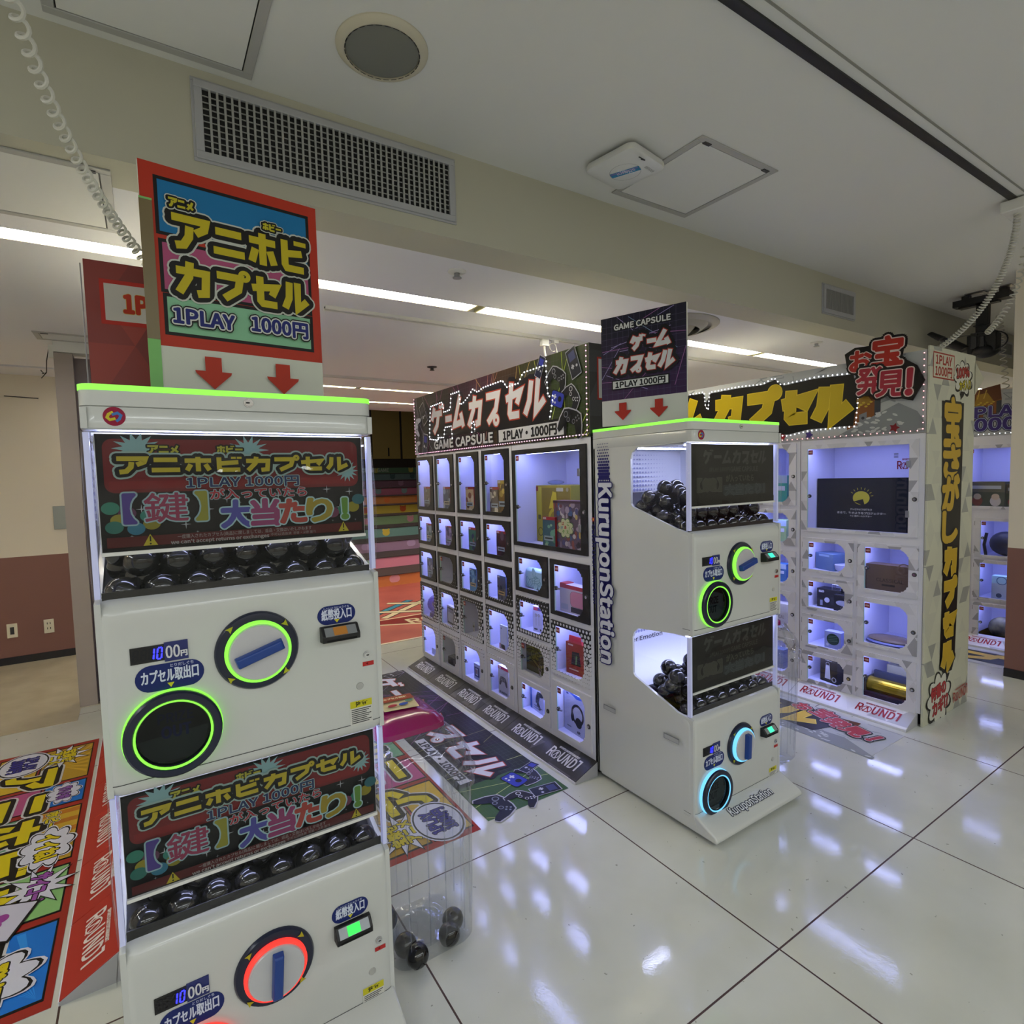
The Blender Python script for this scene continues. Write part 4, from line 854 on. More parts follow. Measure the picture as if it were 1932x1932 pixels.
def bank(label,loc,k,theme,unlit=(),lit=True,L=2.245,cells=None,depth=.56,H=1.745,tagno=100):
    """front faces -x; local y runs from the right end (0) to the left end (L)"""
    B=Bank(); t=thing('locker_bank',label,'lockers',loc); B.t=t; B.loc=Vector(loc); B.k=k; L*=k; B.L=L; B.H=1.55-(1.55-H)*k; B.cells={}
    Z=lambda z:1.55-(1.55-z)*k
    cells=cells or CELLS; hol={}
    for n,(a,c,z0,z1,row) in cells.items():
        big=n.startswith('big'); a*=k; c*=k; z0=Z(z0); z1=Z(z1)
        g=(a-.040,c+.050,z0+.024,z1-.028)   # glass opening: y left, y right, z bottom, z top
        B.cells[n]=(a,c,z0,z1,row,g); hol[n]=(c+.012,a-.012,z0+.010,z1-.010)
    zb=.075 if theme!='red' else .07
    # carcass: front lattice with openings, inner boxes, outer shell
    b=MB(); ys=sorted({0,L}|{v for h in hol.values() for v in h[:2]}); zs=sorted({zb,B.H}|{v for h in hol.values() for v in h[2:]})
    for i in range(len(ys)-1):
        for j in range(len(zs)-1):
            y,z=(ys[i]+ys[i+1])/2,(zs[j]+zs[j+1])/2
            if any(h[0]<y<h[1] and h[2]<z<h[3] for h in hol.values()): continue
            b.poly([(0,ys[i+1],zs[j]),(0,ys[i],zs[j]),(0,ys[i],zs[j+1]),(0,ys[i+1],zs[j+1])],M_LOCK)
    dp=.40
    for n,h in hol.items():
        y0,y1,z0,z1=h
        for p in ([(0,y0,z0),(0,y1,z0),(dp,y1,z0),(dp,y0,z0)],[(0,y0,z1),(dp,y0,z1),(dp,y1,z1),(0,y1,z1)],[(0,y0,z0),(dp,y0,z0),(dp,y0,z1),(0,y0,z1)],[(0,y1,z0),(0,y1,z1),(dp,y1,z1),(dp,y1,z0)],[(dp,y0,z0),(dp,y1,z0),(dp,y1,z1),(dp,y0,z1)]): b.poly(p,M_IN)
    b.box(0,0,zb,depth,L,B.H,M_LOCK,skip='l'); b.box(.03,.01,0,depth,L-.01,zb,M_BASE); b.recalc=False; b.build('cabinet_body',t)
    # seams between the columns
    b=MB()
    for y in (.7575,1.142,1.533,1.902):
        if y*k<L: b.box(-.0008,y*k-.0015,zb,.0,y*k+.0015,B.H,M_SEAM)
    b.build('column_seams',t)
    for q,(n,(a,c,z0,z1,row,g)) in enumerate(B.cells.items()):
        big=n.startswith('big'); pm={'black':M_TRIB if (row<=1 or big) else M_HALF,'white':M_TRIW,'red':M_TRIR}[theme]
        d=bpy.data.objects.new('door',None); C.objects.link(d); d.parent=t; d.empty_display_size=.02
        # frame plate with a notched window
        s=.013; gy0,gy1,gz0,gz1=g[1],g[0],g[2],g[3]
        if big: inner=[(gy1,gz0),(gy0,gz0),(gy0,gz1),(gy1,gz1)]
        else: inner=[(gy1,gz0),(gy0+3*s,gz0),(gy0+3*s,gz0+s*.6),(gy0+2*s,gz0+s*.8),(gy0+s*1.2,gz0+s*1.8),(gy0+s*.8,gz0+2*s),(gy0+s*.6,gz0+3*s),(gy0,gz0+3*s),(gy0,gz1-3*s),(gy0+s*.6,gz1-3*s),(gy0+s*.8,gz1-2*s),(gy0+s*1.2,gz1-1.8*s),(gy0+2*s,gz1-.8*s),(gy0+3*s,gz1-s*.6),(gy0+3*s,gz1),(gy1,gz1)]
        cy,cz=(gy0+gy1)/2,(gz0+gz1)/2; n_=len(inner)
        def outp(y,z):
            dy,dz=y-cy,z-cz; ty=((a if dy>0 else c)-cy)/dy if abs(dy)>1e-9 else 1e9; tz=((z1 if dz>0 else z0)-cz)/dz if abs(dz)>1e-9 else 1e9
            m=min(ty,tz); return cy+dy*m,cz+dz*m
        # insert exact outer corners: project inner corners, plus the four corners
        seq=[]
        for i,p in enumerate(inner):
            seq.append((p,outp(*p))); r=inner[(i+1)%n_]; o0=outp(*p); o1=outp(*r)
            for cyy,czz in sorted(((a,z0),(c,z0),(c,z1),(a,z1)),key=lambda q:(math.atan2(p[1]-cz,p[0]-cy)-math.atan2(q[1]-cz,q[0]-cy))%(2*PI)):
                A0=math.atan2(p[1]-cz,p[0]-cy); A1=math.atan2(r[1]-cz,r[0]-cy); AC=math.atan2(czz-cz,cyy-cy)
                dl=(A0-A1)%(2*PI); dc=(A0-AC)%(2*PI)
                if 1e-6<dc<dl-1e-6 and dl<PI:
                    # point on inner edge along the same ray
                    dx,dz=cyy-cy,czz-cz; ex,ez=r[0]-p[0],r[1]-p[1]; det=dx*(-ez)+ex*dz
                    if abs(det)>1e-9:
                        tt=((p[0]-cy)*(-ez)+ex*(p[1]-cz))/det; seq.append(((cy+dx*tt,cz+dz*tt),(cyy,czz)))
        b=MB(); N=len(seq); xf,xb=-.010,-.0005
        vs=[(xf,)+s_[0] for s_ in seq]+[(xf,)+s_[1] for s_ in seq]+[(xb,)+s_[0] for s_ in seq]+[(xb,)+s_[1] for s_ in seq]
        fs=[]
        for i in range(N):
            j=(i+1)%N; fs+=[(i,j,N+j,N+i),(N+i,N+j,3*N+j,3*N+i),(i,2*N+i,2*N+j,j)]
        b.add(vs,fs,pm); b.build('door_frame',d)
        b=MB(); b.box(-.008,gy0-.004,gz0-.004,-.004,gy1+.004,gz1+.004,M_PANE); b.build('pane',d)
        b=MB(); b.box(-.0105,gy1-.004,gz0,-.003,gy1,gz1,M_EDGE); b.build('pane_edge',d)
        # cam lock on the glass with a key, round lock on the frame
        zc=(gz0+gz1)/2-(.0 if not big else .05); hc=gz1-gz0
        b=MB(); b.lathe((-.008,gy1-.018,zc),(-1,0,0),[(.0001,.012),(.009,.012),(.012,.008),(.012,0)],M_DGREY,16); b.cyl((-.0205,gy1-.018,zc),(-1,0,0),.006,.002,M_CHROME,12); b.box(-.018,gy1-.05,zc-.004,-.010,gy1-.024,zc+.003,M_STEEL) if theme=='black' else None; b.build('cam_lock',d)
        b=MB(); b.lathe((-.010,c+.018,zc-.01),(-1,0,0),[(.0001,.006),(.008,.006),(.0125,.003),(.013,0)],M_DGREY,18); b.cyl((-.0161,c+.018,zc-.01),(-1,0,0),.0075,.0012,M_CHROME,12); b.build('round_lock',d)
        b=MB(); b.box(-.0092,gy1-.036,gz1-.036,-.0081,gy1-.006,gz1-.006,M_TAG); tg=b.build('number_tag',d)
        ar=Art((-.0093,gy1-.006,gz1-.036),(0,-1,0),(0,0,1)); ar.text(str(tagno+q),.015,.015,.010,'#c9a9a0',bold=.02); ar.build('printed_number',tg)
        if big:
            b=MB()
            for zz in (gz0+.12*k,gz1-.12*k): b.box(-.016,gy0-.006,zz-.02,-.008,gy0+.014,zz+.02,M_STEEL)
            b.build('hinge',d,bevel=.002)
        else:
            b=MB()
            for zz in (z0+.05,z1-.05): b.box(-.006,a,zz-.018,0,a+.004,zz+.018,M_DGREY)
            b.build('hinge',d)
        if lit and n not in unlit:
            b=MB(); b.box(.012,gy0+.01,gz1+.004,.085,gy1-.01,gz1+.012,M_CLED); b.build('led_strip',t)
            if big or theme=='white':
                ar=Art((.3995,a-.012,z0),(0,-1,0),(0,0,1)); ww=a-c; hh=z1-z0
                for xx in ((.55,.78) if big else (.82,)):
                    for r_ in range(4): ar.rect(ww*xx,hh*.83+r_*.008,ww*xx+.026,hh*.83+r_*.008+.004,'#55585f')
                if big or n in ('c5 r3','c6 r2'): ar.logo(ww*.45 if not big else ww*.58,hh*(.70 if big else .22),.052 if big else .045,'#8a2430')
                ar.build('printed_back',t)
    return B
def ramp_panels(B,theme,spans,labels,group,x0,zt,zl=.014):
    """sloping kick panels along the foot of a bank, one thing each. spans in local y (left,right)"""
    m={'black':M_RAMPK,'white':M_RAMPW,'red':ink('#9c2f26',.4)}[theme]
    for (a,c,nl),lb in zip(spans,labels):
        t=thing('kick_panel',lb,'kick panel',(B.loc.x,B.loc.y+(a+c)/2,0),group=group); h=(a-c)/2-.0015
        b=MB(); b.prism([(x0,-h,0),(-.0005,-h,0),(-.0005,-h,zt),(-.002,-h,zt),(x0,-h,zl)],(0,2*h,0),m if theme!='black' else M_RAMPK); 
        b.build('panel',t,bevel=.002)
        b=MB(); b.box(x0-.003,-h,0.0,x0+.002,h,zl-.001,M_LOCK); b.prism([(x0,-h-.0012,0),(-.0006,-h-.0012,0),(-.0006,-h-.0012,zt-.004),(-.002,-h-.0012,zt-.004),(x0,-h-.0012,zl-.003)],(0,.0012,0),mat('ramp_end','#a9a9ad',.45)); b.build('edge_strip',t)
        up=Vector((-x0,0,zt-zl)); ar=Art((x0,h,zl),(0,-1,0),up,base=.0012); n=nl; sl=up.length
        for q in range(n):
            ww=2*h/n; lh=min(sl*.40,ww*.185); ar.logo(ww*q+ww*.5-lh*1.9,sl*.26,lh,{'black':'#c4c4ca','white':'#96222c','red':'#cfc6c2'}[theme])
        ar.build('printed_word_mark',t)
def led_dots(pts,r,m,name,parent,loop=True):
    b=MB()
    for p in pts: b.sphere(p,r,m,6,4)
    return b.build(name,parent)
M_DOTW=mat('led_dot_white','#ffffff',.4,0,3.2,'#f4f6ff'); M_DOTP=mat('led_dot_pink','#ffd9ee',.4,0,2.2,'#ffb9e0'); M_DOTR=mat('led_dot_rose','#ffd0d0',.4,0,2.2,'#ffb0b4'); M_WIRE=mat('clear_wire','#8f9094',.4)
def along(path,step,closed=False):
    P=[Vector(p) for p in path]+([Vector(path[0])] if closed else []); out=[]; d=0
    for i in range(len(P)-1):
        s=P[i+1]-P[i]; L=s.length
        while d<L: out.append(P[i]+s*(d/L)); d+=step
        d-=L
    return out
def header(B,label,ztop,fn,endfn,endmat,dotm,depth=.56,face='#201c26'):
    k=B.k; t=thing('header_sign',label,'sign',(B.loc.x,B.loc.y,B.H+.002)); L=B.L; h=ztop-B.H-.002; B.sh=h
    b=MB(); b.box(-.004,0,0,.012,L,h,M_WHITE); b.box(.012,0.0,0,depth,.012,h,M_WHITE); b.box(.012,L-.012,0,depth,L,h,M_WHITE); b.box(depth-.012,.012,0,depth,L-.012,h,M_WHITE); b.box(.012,.012,h-.03,depth-.012,L-.012,h-.02,M_WHITE); b.build('sign_box',t,bevel=.001)
    a=Art((-.004,L,0),(0,-1,0),(0,0,1)); paths=fn(a,L,h,k); a.build('printed_face',t)
    if endfn:
        b=MB(); b.box(-.004,-.003,0,depth,0,h,endmat); e=b.build('end_panel',t)
        a=Art((-.004,-.003,0),(1,0,0),(0,0,1)); endfn(a,depth,h); a.build('printed_end',t)
    W=lambda u,v:(-.012,L-u,v)
    edge=[W(.012,h-.01),W(.012,.012),W(L-.012,.012),W(L-.012,h-.01)]
    if dotm: led_dots(along(edge,.026 if dotm is M_DOTP else .036),.0036,dotm,'edge_light_string',t)
    b=MB(); b.tube(edge,.002,M_WIRE,5); b.build('edge_wire',t)
    for p in paths or []:
        q=[W(u,v) for u,v in p]; led_dots(along(q,.030),.0045,M_DOTW,'letter_light_string',t); b=MB(); b.tube(q,.002,M_WIRE,5); b.build('letter_wire',t)
    return t
def pad(a,x,y,s,rot,body,acc):
    """game controller icon"""
    c,q=cos(rot),sin(rot); T=lambda u,v:(x+s*(u*c-v*q),y+s*(u*q+v*c))
    sh=[(-.42,.26),(-.2,.32),(.2,.32),(.42,.26),(.56,-.05),(.62,-.42),(.50,-.50),(.38,-.40),(.22,-.12),(-.22,-.12),(-.38,-.40),(-.50,-.50),(-.62,-.42),(-.56,-.05)]
    a.flat([T(u*1.07,v*1.07+.02) for u,v in sh],'#a9a9b4'); a.flat([T(u,v) for u,v in sh],body)
    for u,v,r in ((-.3,.12,.11),(-.14,-.02,.08),(.14,-.02,.08)): p=T(u,v); a.ring(p[0],p[1],s*r*.7,s*r,acc,14)
    for u,v in ((.3,.2),(.3,.04),(.22,.12),(.38,.12)): p=T(u,v); a.ell(p[0],p[1],s*.035,s*.035,acc,8)
def handheld(a,x,y,s,rot,body,acc):
    c,q=cos(rot),sin(rot); T=lambda u,v:(x+s*(u*c-v*q),y+s*(u*q+v*c))
    a.flat([T(u*1.08,v*1.06) for u,v in ((-.3,-.6),(.3,-.6),(.3,.6),(-.3,.6))],'#b4b4c0'); a.flat([T(u,v) for u,v in ((-.3,-.6),(.3,-.6),(.3,.6),(-.3,.6))],body)
    a.flat([T(u,v) for u,v in ((-.2,.1),(.2,.1),(.2,.48),(-.2,.48))],acc); a.line([T(-.2,-.15),T(.0,-.15)],s*.08,'#b4b4c0'); a.line([T(-.1,-.05),T(-.1,-.25)],s*.08,'#b4b4c0')
    p=T(.15,-.2); a.ell(p[0],p[1],s*.06,s*.06,'#b4b4c0',10)
def bluepad(a,x,y,s,rot):
    c,q=cos(rot),sin(rot); T=lambda u,v:(x+s*(u*c-v*q),y+s*(u*q+v*c))
    pts=lambda g:[T(u*g,v*g) for u,v in ((-.5,-.28),(-.4,-.36),(.4,-.36),(.5,-.28),(.5,.28),(.4,.36),(-.4,.36),(-.5,.28))]
    a.flat(pts(1.1),'#14141c'); a.flat(pts(1),'#2a36a0'); a.line([T(-.36,.08),T(-.1,.08)],s*.09,'#c8c8d4'); a.line([T(-.23,.2),T(-.23,-.05)],s*.09,'#c8c8d4')
    p=T(.2,.05); a.ell(p[0],p[1],s*.14,s*.14,'#14141c',12)
    for u in(-.3,-.12): p=T(u,-.2); a.ell(p[0],p[1],s*.06,s*.06,'#c8c8d4',8)
def laser(a,w,h,cols,seed,n,lc,gc='#4d4d50',x0=0,y0=0,g=.03):
    rn=random.Random(seed); k=len(cols)
    for i in range(k): a.rect(x0+w*i/k,y0,x0+w*(i+1)/k,y0+h,cols[i])
    for i in range(1,int(w/g)): a.line([(x0+i*g,y0),(x0+i*g,y0+h)],.0010,gc,nx=False)
    a.nx()
    for i in range(1,int(h/g)): a.line([(x0,y0+i*g),(x0+w,y0+i*g)],.0010,gc,nx=False)
    a.nx()
    for i in range(n):
        x=rn.uniform(.02,w-.02); q=rn.uniform(-1.1,1.1); xa=x+h*q; sg=clipseg((x,0),(xa,h),.004,.003,w-.004,h-.003)
        if sg: a.line([(x0+p[0],y0+p[1]) for p in sg],.0038,lc[min(len(lc)-1,max(0,int((x+xa)/2/w*len(lc))))])
GT=[('ゲ',.335,.155,.215,.21,),('ー',.575,.19,.125,.12),('ム',.71,.165,.19,.235),('カ',.94,.155,.205,.215),('プ',1.175,.15,.215,.235),('セ',1.43,.155,.20,.235),('ル',1.655,.155,.225,.225)]
def game_face(a,L,h,k):
    laser(a,L,h,('#2c2a2e','#2a2228','#331d2a','#3a2030','#38281e','#33321c','#34401e'),11,26,('#8a8494','#9a5a8a','#a05a86','#b08070','#b89a5a','#a8b04a','#b0c84a'))
    a.rect(L-.02,0,L,h,'#4c7a3a') if 0 else None
    s=k; pt=[(.300,.14),(.325,.36),(.56,.39),(.58,.31),(.68,.33),(.70,.425),(.86,.43),(.88,.36),(.93,.37),(1.02,.41),(1.12,.39),(1.17,.41),(1.42,.42),(1.48,.36),(1.60,.36),(1.66,.405),(1.88,.405),(1.92,.30),(1.97,.25),(1.93,.13),(1.0,.12)]
    # dark backing around the title
    a.flat([(x*s,y*s) for x,y in [(.305,.13),(.33,.355),(.55,.365),(.60,.30),(.70,.31),(.72,.42),(.86,.42),(.90,.36),(1.16,.385),(1.18,.405),(1.40,.405),(1.44,.40),(1.62,.385),(1.66,.395),(1.87,.395),(1.92,.24),(1.90,.12),(1.2,.11),(.9,.115),(.62,.12),(.45,.10)]],'#17151a')
    a.low=True
    a.kana(''.join(g[0] for g in GT),0,0,0,0,'#c6c6ca',.046*s,(('#17151a',.06*s),('#a23a2a',.016*s)),shear=.16,boxes=[(x*s-.03*s,y*s,w*s*.92,hh*s) for _,x,y,w,hh in GT]); a.low=False
    a.text('GAME CAPSULE',.83*s,.066*s,.062*s,'#c2c2c8',bold=.045,width=.90*s,outl=(('#141318',.10),))
    a.rect(1.335*s,.012*s,2.06*s,.118*s,'#141318'); a.rect(1.355*s,.026*s,2.035*s,.104*s,'#c4c4c8'); a.text('1PLAY・1000円',1.69*s,.064*s,.05*s,'#141318',bold=.06,width=.56*s)
    pad(a,1.985*s,.345*s,.15*s,-.5,'#15151a','#8a8a94'); pad(a,2.115*s,.225*s,.13*s,-.9,'#1b1b24','#c4c4cc'); pad(a,2.10*s,.10*s,.17*s,-.3,'#141418','#6a6a74')
    handheld(a,2.13*s,.40*s,.13*s,.35,'#1a1e2c','#3a4070'); handheld(a,1.83*s,.428*s,.10*s,-.5,'#20243c','#3038a0'); bluepad(a,1.985*s,.225*s,.11*s,-.35); handheld(a,.215*s,.085*s,.13*s,-.2,'#1d1d3a','#2c2c90'); pad(a,.07*s,.24*s,.12*s,1.3,'#b8b8c4','#14141c'); pad(a,.06*s,.06*s,.10*s,1.3,'#b8b8c4','#14141c'); handheld(a,.2*s,.33*s,.14*s,.5,'#28262c','#3c3a44')
    P=[(x*s,y*s) for x,y in [(.46,.14),(.46,.10),(.30,.12),(.315,.25),(.335,.375),(.55,.385),(.575,.305),(.68,.315),(.70,.425),(.83,.428),(.84,.33),(.89,.34),(.96,.37),(1.03,.415),(1.10,.385),(1.165,.405),(1.42,.415),(1.47,.365),(1.60,.37),(1.655,.425),(1.885,.43),(1.89,.36),(1.90,.25),(1.95,.25),(1.91,.12)]]
    Q=[(x*s,y*s) for x,y in [(.46,.12),(.56,.115),(.58,.19),(.69,.19),(.70,.10)]]
    R=[(x*s,y*s) for x,y in [(1.0,.12),(1.005,.19),(1.04,.19),(1.045,.12)]]
    return [P,Q,R,[(1.89*s,h-.03),(1.885*s,.43*s)]]
def game_end(a,w,h):
    a.rect(.05,h*.40,.46,h*.86,'#a02e22'); a.rect(.06,h*.42,.45,h*.84,'#c0c0c4'); a.text('1PLAY',.255,h*.72,.075,'#962a20',bold=.05,width=.34); a.text('1000円',.255,h*.53,.075,'#962a20',bold=.05,width=.34)
kA=.954; XA=1.87
BA=bank('long bank of lit prize lockers with black printed doors under the game capsule sign',(XA,2.245*kA,0),kA,'black',unlit=('c2 r3','c3 r4','c2 r5','c5 r3'),tagno=423)
header(BA,'illuminated black game capsule header sign with white katakana on the black door lockers',2.197,game_face,game_end,M_TRIK,M_DOTP)
sp=[(2.135,1.75,1),(1.75,1.39,1),(1.39,1.03,1),(1.03,.69,1),(.69,-.012,2)]
ramp_panels(BA,'black',sp,['black kick panel with white word mark at the staircase end of the game lockers','second black kick panel from the staircase end of the game lockers','middle black kick panel of the game lockers','fourth black kick panel from the staircase end of the game lockers','double length black kick panel with two word marks beside the far white machine'],'black kick panels of the game lockers',-.148,.076)
# treasure lockers
kB=.977; XB=3.79
GB=[('お',0,0,0,0)]
def stone(a,L,h,seed):
    rn=random.Random(seed); a.rect(0,0,L,h,'#a9acac')
    for i in range(46):
        x,y=rn.uniform(0,L),rn.uniform(h*.25,h); p=[(x,y)]
        for _ in range(3): x+=rn.uniform(-.07,.09); y+=rn.uniform(-.05,.05); p.append((min(max(x,.01),L-.01),min(max(y,.01),h-.005)))
        a.line(p,rn.uniform(.004,.012),rn.choice(('#84888a','#8d9092','#767a7c')),nx=False) if all((Vector(p[q+1])-Vector(p[q])).length>.004 for q in range(3)) else None
    a.nx()
    for i in range(12): x,y=rn.uniform(0,L-.1),rn.uniform(h*.5,h-.04); a.rect(x,y,x+rn.uniform(.03,.09),y+rn.uniform(.01,.03),'#94989a')
def coins(a,pts,n,seed,box):
    a.flat(pts,'#7e8284'); rn=random.Random(seed)
    for i in range(n):
        x,y=rn.uniform(box[0],box[2]),rn.uniform(box[1],box[3]); top=box[1]+(box[3]-box[1])*(1-abs((x-box[0])/(box[2]-box[0])*2-1.1))
        if y<top: a.ell(x,y,.016,.0065,'#b6b9b8',10,rot=rn.uniform(-.5,.5))
def chest(a,x,y,s):
    a.flat([(x,y),(x+s*.8,y+s*.3),(x+s*.8,y+s*.75),(x,y+s*.5)],'#7a4a22'); a.flat([(x,y+s*.5),(x+s*.8,y+s*.75),(x+s*.75,y+s*1.25),(x-.02*s,y+s*1.1)],'#5a3218'); a.flat([(x+s*.02,y+s*.48),(x+s*.6,y+s*.66),(x+s*.4,y+s*1.0),(x+s*.1,y+s*.95)],'#8a6a22')
    for q in range(9): a.ell(x+s*(.1+.06*q),y+s*(.56+.05*(q%3)),s*.04,s*.025,'#b59a30',10)
    a.line([(x+.12*s,y+s*.8),(x+.18*s,y+1.1*s)],s*.03,'#b59440'); a.line([(x+.3*s,y+s*.8),(x+.38*s,y+1.1*s)],s*.03,'#b59440')
    a.flat([(x+.3*s,y+.1*s),(x+.48*s,y+.17*s),(x+.48*s,y+.42*s),(x+.3*s,y+.36*s)],'#77797c'); a.ell(x+.39*s,y+.27*s,s*.04,s*.04,'#3a3a3c',10); a.flat([(x+.66*s,y+.24*s),(x+.8*s,y+.3*s),(x+.8*s,y+.7*s),(x+.66*s,y+.68*s)],'#3c3e42')
BT=[('ム',.42,.10,.26,.33),('カ',.745,.14,.265,.27),('プ',1.03,.115,.275,.285),('セ',1.315,.105,.24,.265),('ル',1.56,.09,.27,.285)]
def treasure_face(a,L,h,k):
    stone(a,L,h,4); s=k
    chest(a,1.80*s,.05*s,.25*s); coins(a,[(1.72*s,.005),(1.95*s,.12*s),(2.10*s,.19*s),(2.20*s,.13*s),(L-.003,.06*s),(L-.003,.005)],70,8,(1.75*s,.01,2.22*s,.19*s))
    for x,y,c in ((1.36,.02,'#8a2a30'),(1.55,.015,'#4a3a7a'),(1.30,.01,'#3a6a5a'),(2.08,.02,'#7a2228')): a.star(x*s,y*s+.02,.03,.016,5,c)
    back=[(.35,.08),(.36,.44),(.68,.44),(.70,.36),(.74,.43),(1.00,.435),(1.2,.43),(1.30,.455),(1.36,.40),(1.48,.41),(1.58,.415),(1.84,.405),(1.86,.25),(1.84,.075),(1.55,.075),(1.40,.05),(1.2,.075),(.9,.09)]
    a.flat([(x*s,y*s) for x,y in back],'#161412')
    a.kana(''.join(g[0] for g in BT),0,0,0,0,'#bca41c',.078*s,(('#161412',.05*s),('#d2b92a',.012*s)),shear=.06,boxes=[(x*s+.02*s,y*s+.025*s,w*s*.86,hh*s*.86) for _,x,y,w,hh in BT])
    a.text('お',.12*s,.24*s,.25*s,'#bca41c',bold=.10,outl=(('#161412',.05),))
    P=[(x*s,y*s) for x,y in [(.02,.44),(.68,.45),(.695,.33),(.72,.30),(.735,.44),(1.0,.445),(1.2,.435),(1.29,.468),(1.345,.41),(1.46,.415),(1.60,.425),(1.85,.41),(1.87,.25),(1.855,.07),(1.55,.065),(1.40,.04),(1.2,.065)]]
    return [P]
def treasure_end(a,w,h):
    pass
BB=bank('bank of lit prize lockers with pale grey printed doors under the treasure sign',(XB,1.462*kB,0),kB,'white',tagno=462)
header(BB,'illuminated grey stone patterned treasure header sign with yellow katakana on the pale lockers',2.214,treasure_face,None,None,M_DOTR)
# cut-out lettering board on the treasure sign
t=thing('cutout_sign','red and black cut out lettering board fixed to the top corner of the treasure sign','sign',(XB-.03,1.462*kB+.40,1.99)); s=kB
def redcut():
    O=(-.004,0,0); a=Art(O,(0,-1,0),(0,0,1)); b=MB()
    pts=[(-.04,.275),(.02,.305),(.10,.30),(.14,.335),(.26,.335),(.30,.30),(.28,.20),(.36,.14),(.40,.05),(.34,-.06),(.22,-.02),(.08,.0),(.02,.06),(.03,.13),(-.02,.16)]
    b.prism([(-.004,-x,z) for x,z in pts],(.012,0,0),ink('#171214')); b.build('board',t)
    for ch,x,y,sz in (('お',.055,.215,.105),('宝',.205,.245,.135),('発',.115,.085,.125),('見',.225,.055,.12),('!',.325,.05,.14)): a.text(ch,x,y,sz,'#a22a22' if y>.15 else '#9a2838',bold=.034 if ch in '発見' else .045,rot=-.05,outl=(('#151012',.11),('#cdb9b4',.035)))
    a.build('printed_letters',t)
redcut()
ramp_panels(BB,'white',[(2.14,1.45,2),(1.45,.73,2),(.73,.012,2)],['pale kick panel with red word marks at the hidden end of the treasure lockers','pale kick panel with red word marks behind the clear bin at the treasure lockers','pale kick panel with red word marks below the open corner of the treasure lockers'],'pale kick panels of the treasure lockers',-.150,.076)
# tall printed side panel
t=thing('side_panel','tall cream side panel with vertical yellow katakana closing the end of the treasure lockers','panel',(XB,1.462*kB,0))
b=MB(); b.box(-.008,-.016,0,.655,-.004,2.235,M_TRIC); b.build('panel',t,bevel=.002)
a=Art((-.008,-.016,0),(1,0,0),(0,0,1)); CRM='#bdbda8'
a.rect(.04,2.055,.335,2.205,'#9a3026'); a.rect(.048,2.063,.327,2.197,CRM); a.text('1PLAY',.187,2.163,.048,'#9a3026',bold=.045,width=.22); a.text('1000円',.187,2.098,.048,'#9a3026',bold=.045,width=.23)
a.cloud(.475,2.075,.135,.105,'#1a1917',9); a.cloud(.47,2.08,.122,.093,'#c4c4b6',9); a.flat([(.43,2.0),(.50,2.0),(.44,1.945)],'#1a1917'); a.text('100%',.465,2.115,.055,'#a23028',bold=.05,width=.19,rot=.12,outl=(('#1a1917',.05),)); a.text('カギ入り',.50,2.04,.045,'#b5a822',bold=.045,width=.17,rot=.12,outl=(('#1a1917',.06),))
a.flat([(.17,1.93),(.49,1.93),(.48,1.30),(.47,.9),(.44,.33),(.40,.265),(.28,.27),(.215,.33),(.235,.9),(.20,1.35)],'#1a1917')
lv=[('宝',1.80,.20,.26),('さ',1.565,.20,.19),('が',1.375,.20,.19),('し',1.175,.18,.18)]
for ch,z,wd,hh in lv: a.text(ch,.33-(1.8-z)*.015,z,hh*.86,'#b8962a',bold=.05 if ch=='宝' else .07,width=wd*1.15,outl=(('#1a1917',.05),))
for ch,z,hh in (('カ',.885,.19),('プ',.685,.18),('セ',.50,.17),('ル',.30,.19)): a.kana(ch,0,0,0,0,'#b8962a',.062,(('#1a1917',.03),('#c9b04a',.008)),boxes=[(.245,z,.17,hh*.88)])
a.flat([(.30,.26),(.36,.26),(.33,.22)],'#1a1917'); a.cloud(.215,.125,.165,.16,'#1a1917',9); a.cloud(.21,.13,.148,.145,'#c4c4b6',9); a.text('何番の',.20,.18,.065,'#a22c30',bold=.05,width=.21,rot=.1,outl=(('#1a1917',.03),)); a.text('カギ!?',.23,.085,.07,'#a22c30',bold=.05,width=.22,rot=.1,outl=(('#1a1917',.03),))
a.logo(.425,.05,.06,'#9a3026',rot=.06); a.build('printed_panel',t)
b=MB(); b.prism([(.645,-.016,2.2),(.645,-.016,2.0),(.655,-.016,1.99),(.80,-.016,2.10)],(0,.010,0),mat('cream_gusset','#b5b39c',.6)); b.build('gusset',t)
# far lockers behind
kC=1.0; XC=6.0
CC={'big1':(.76,.02,1.169,1.712,0)}
for j,(z0,z1) in enumerate(((.751,1.095),(.383,.732),(.025,.359))): CC['d r%d'%(j+1)]=(.66,.30,z0,z1,1)
for j,(z0,z1) in enumerate(((.905,1.11),(.665,.88),(.42,.64),(.16,.40))): CC['e r%d'%(j+1)]=(.96 if 0 else 1.02,.69,z0,z1,1)
CC['big1']=(.755,.02,1.169,1.712,0)
BC=bank('far bank of lit prize lockers seen between the treasure panel and the wall',(XC,1.22,0),kC,'white',cells=CC,L=1.5,H=1.79,tagno=476)
def far_face(a,L,h,k):
    stone(a,L,h,9); u0=L-.765; chest(a,u0+.07,.12,.24)
    for tx,y,sz in (('1PLAY',.155,.085),('1000円',.045,.095)): a.text(tx,u0+.0,y,sz,'#3a2c72',bold=.05,center=False,width=.42 if tx[1]=='P' else .52,outl=(('#1c1638',.08),('#a9b4c8',.035)))
    return []
header(BC,'far grey stone patterned header sign with purple price lettering beside the right wall',2.165,far_face,None,None,M_DOTW)
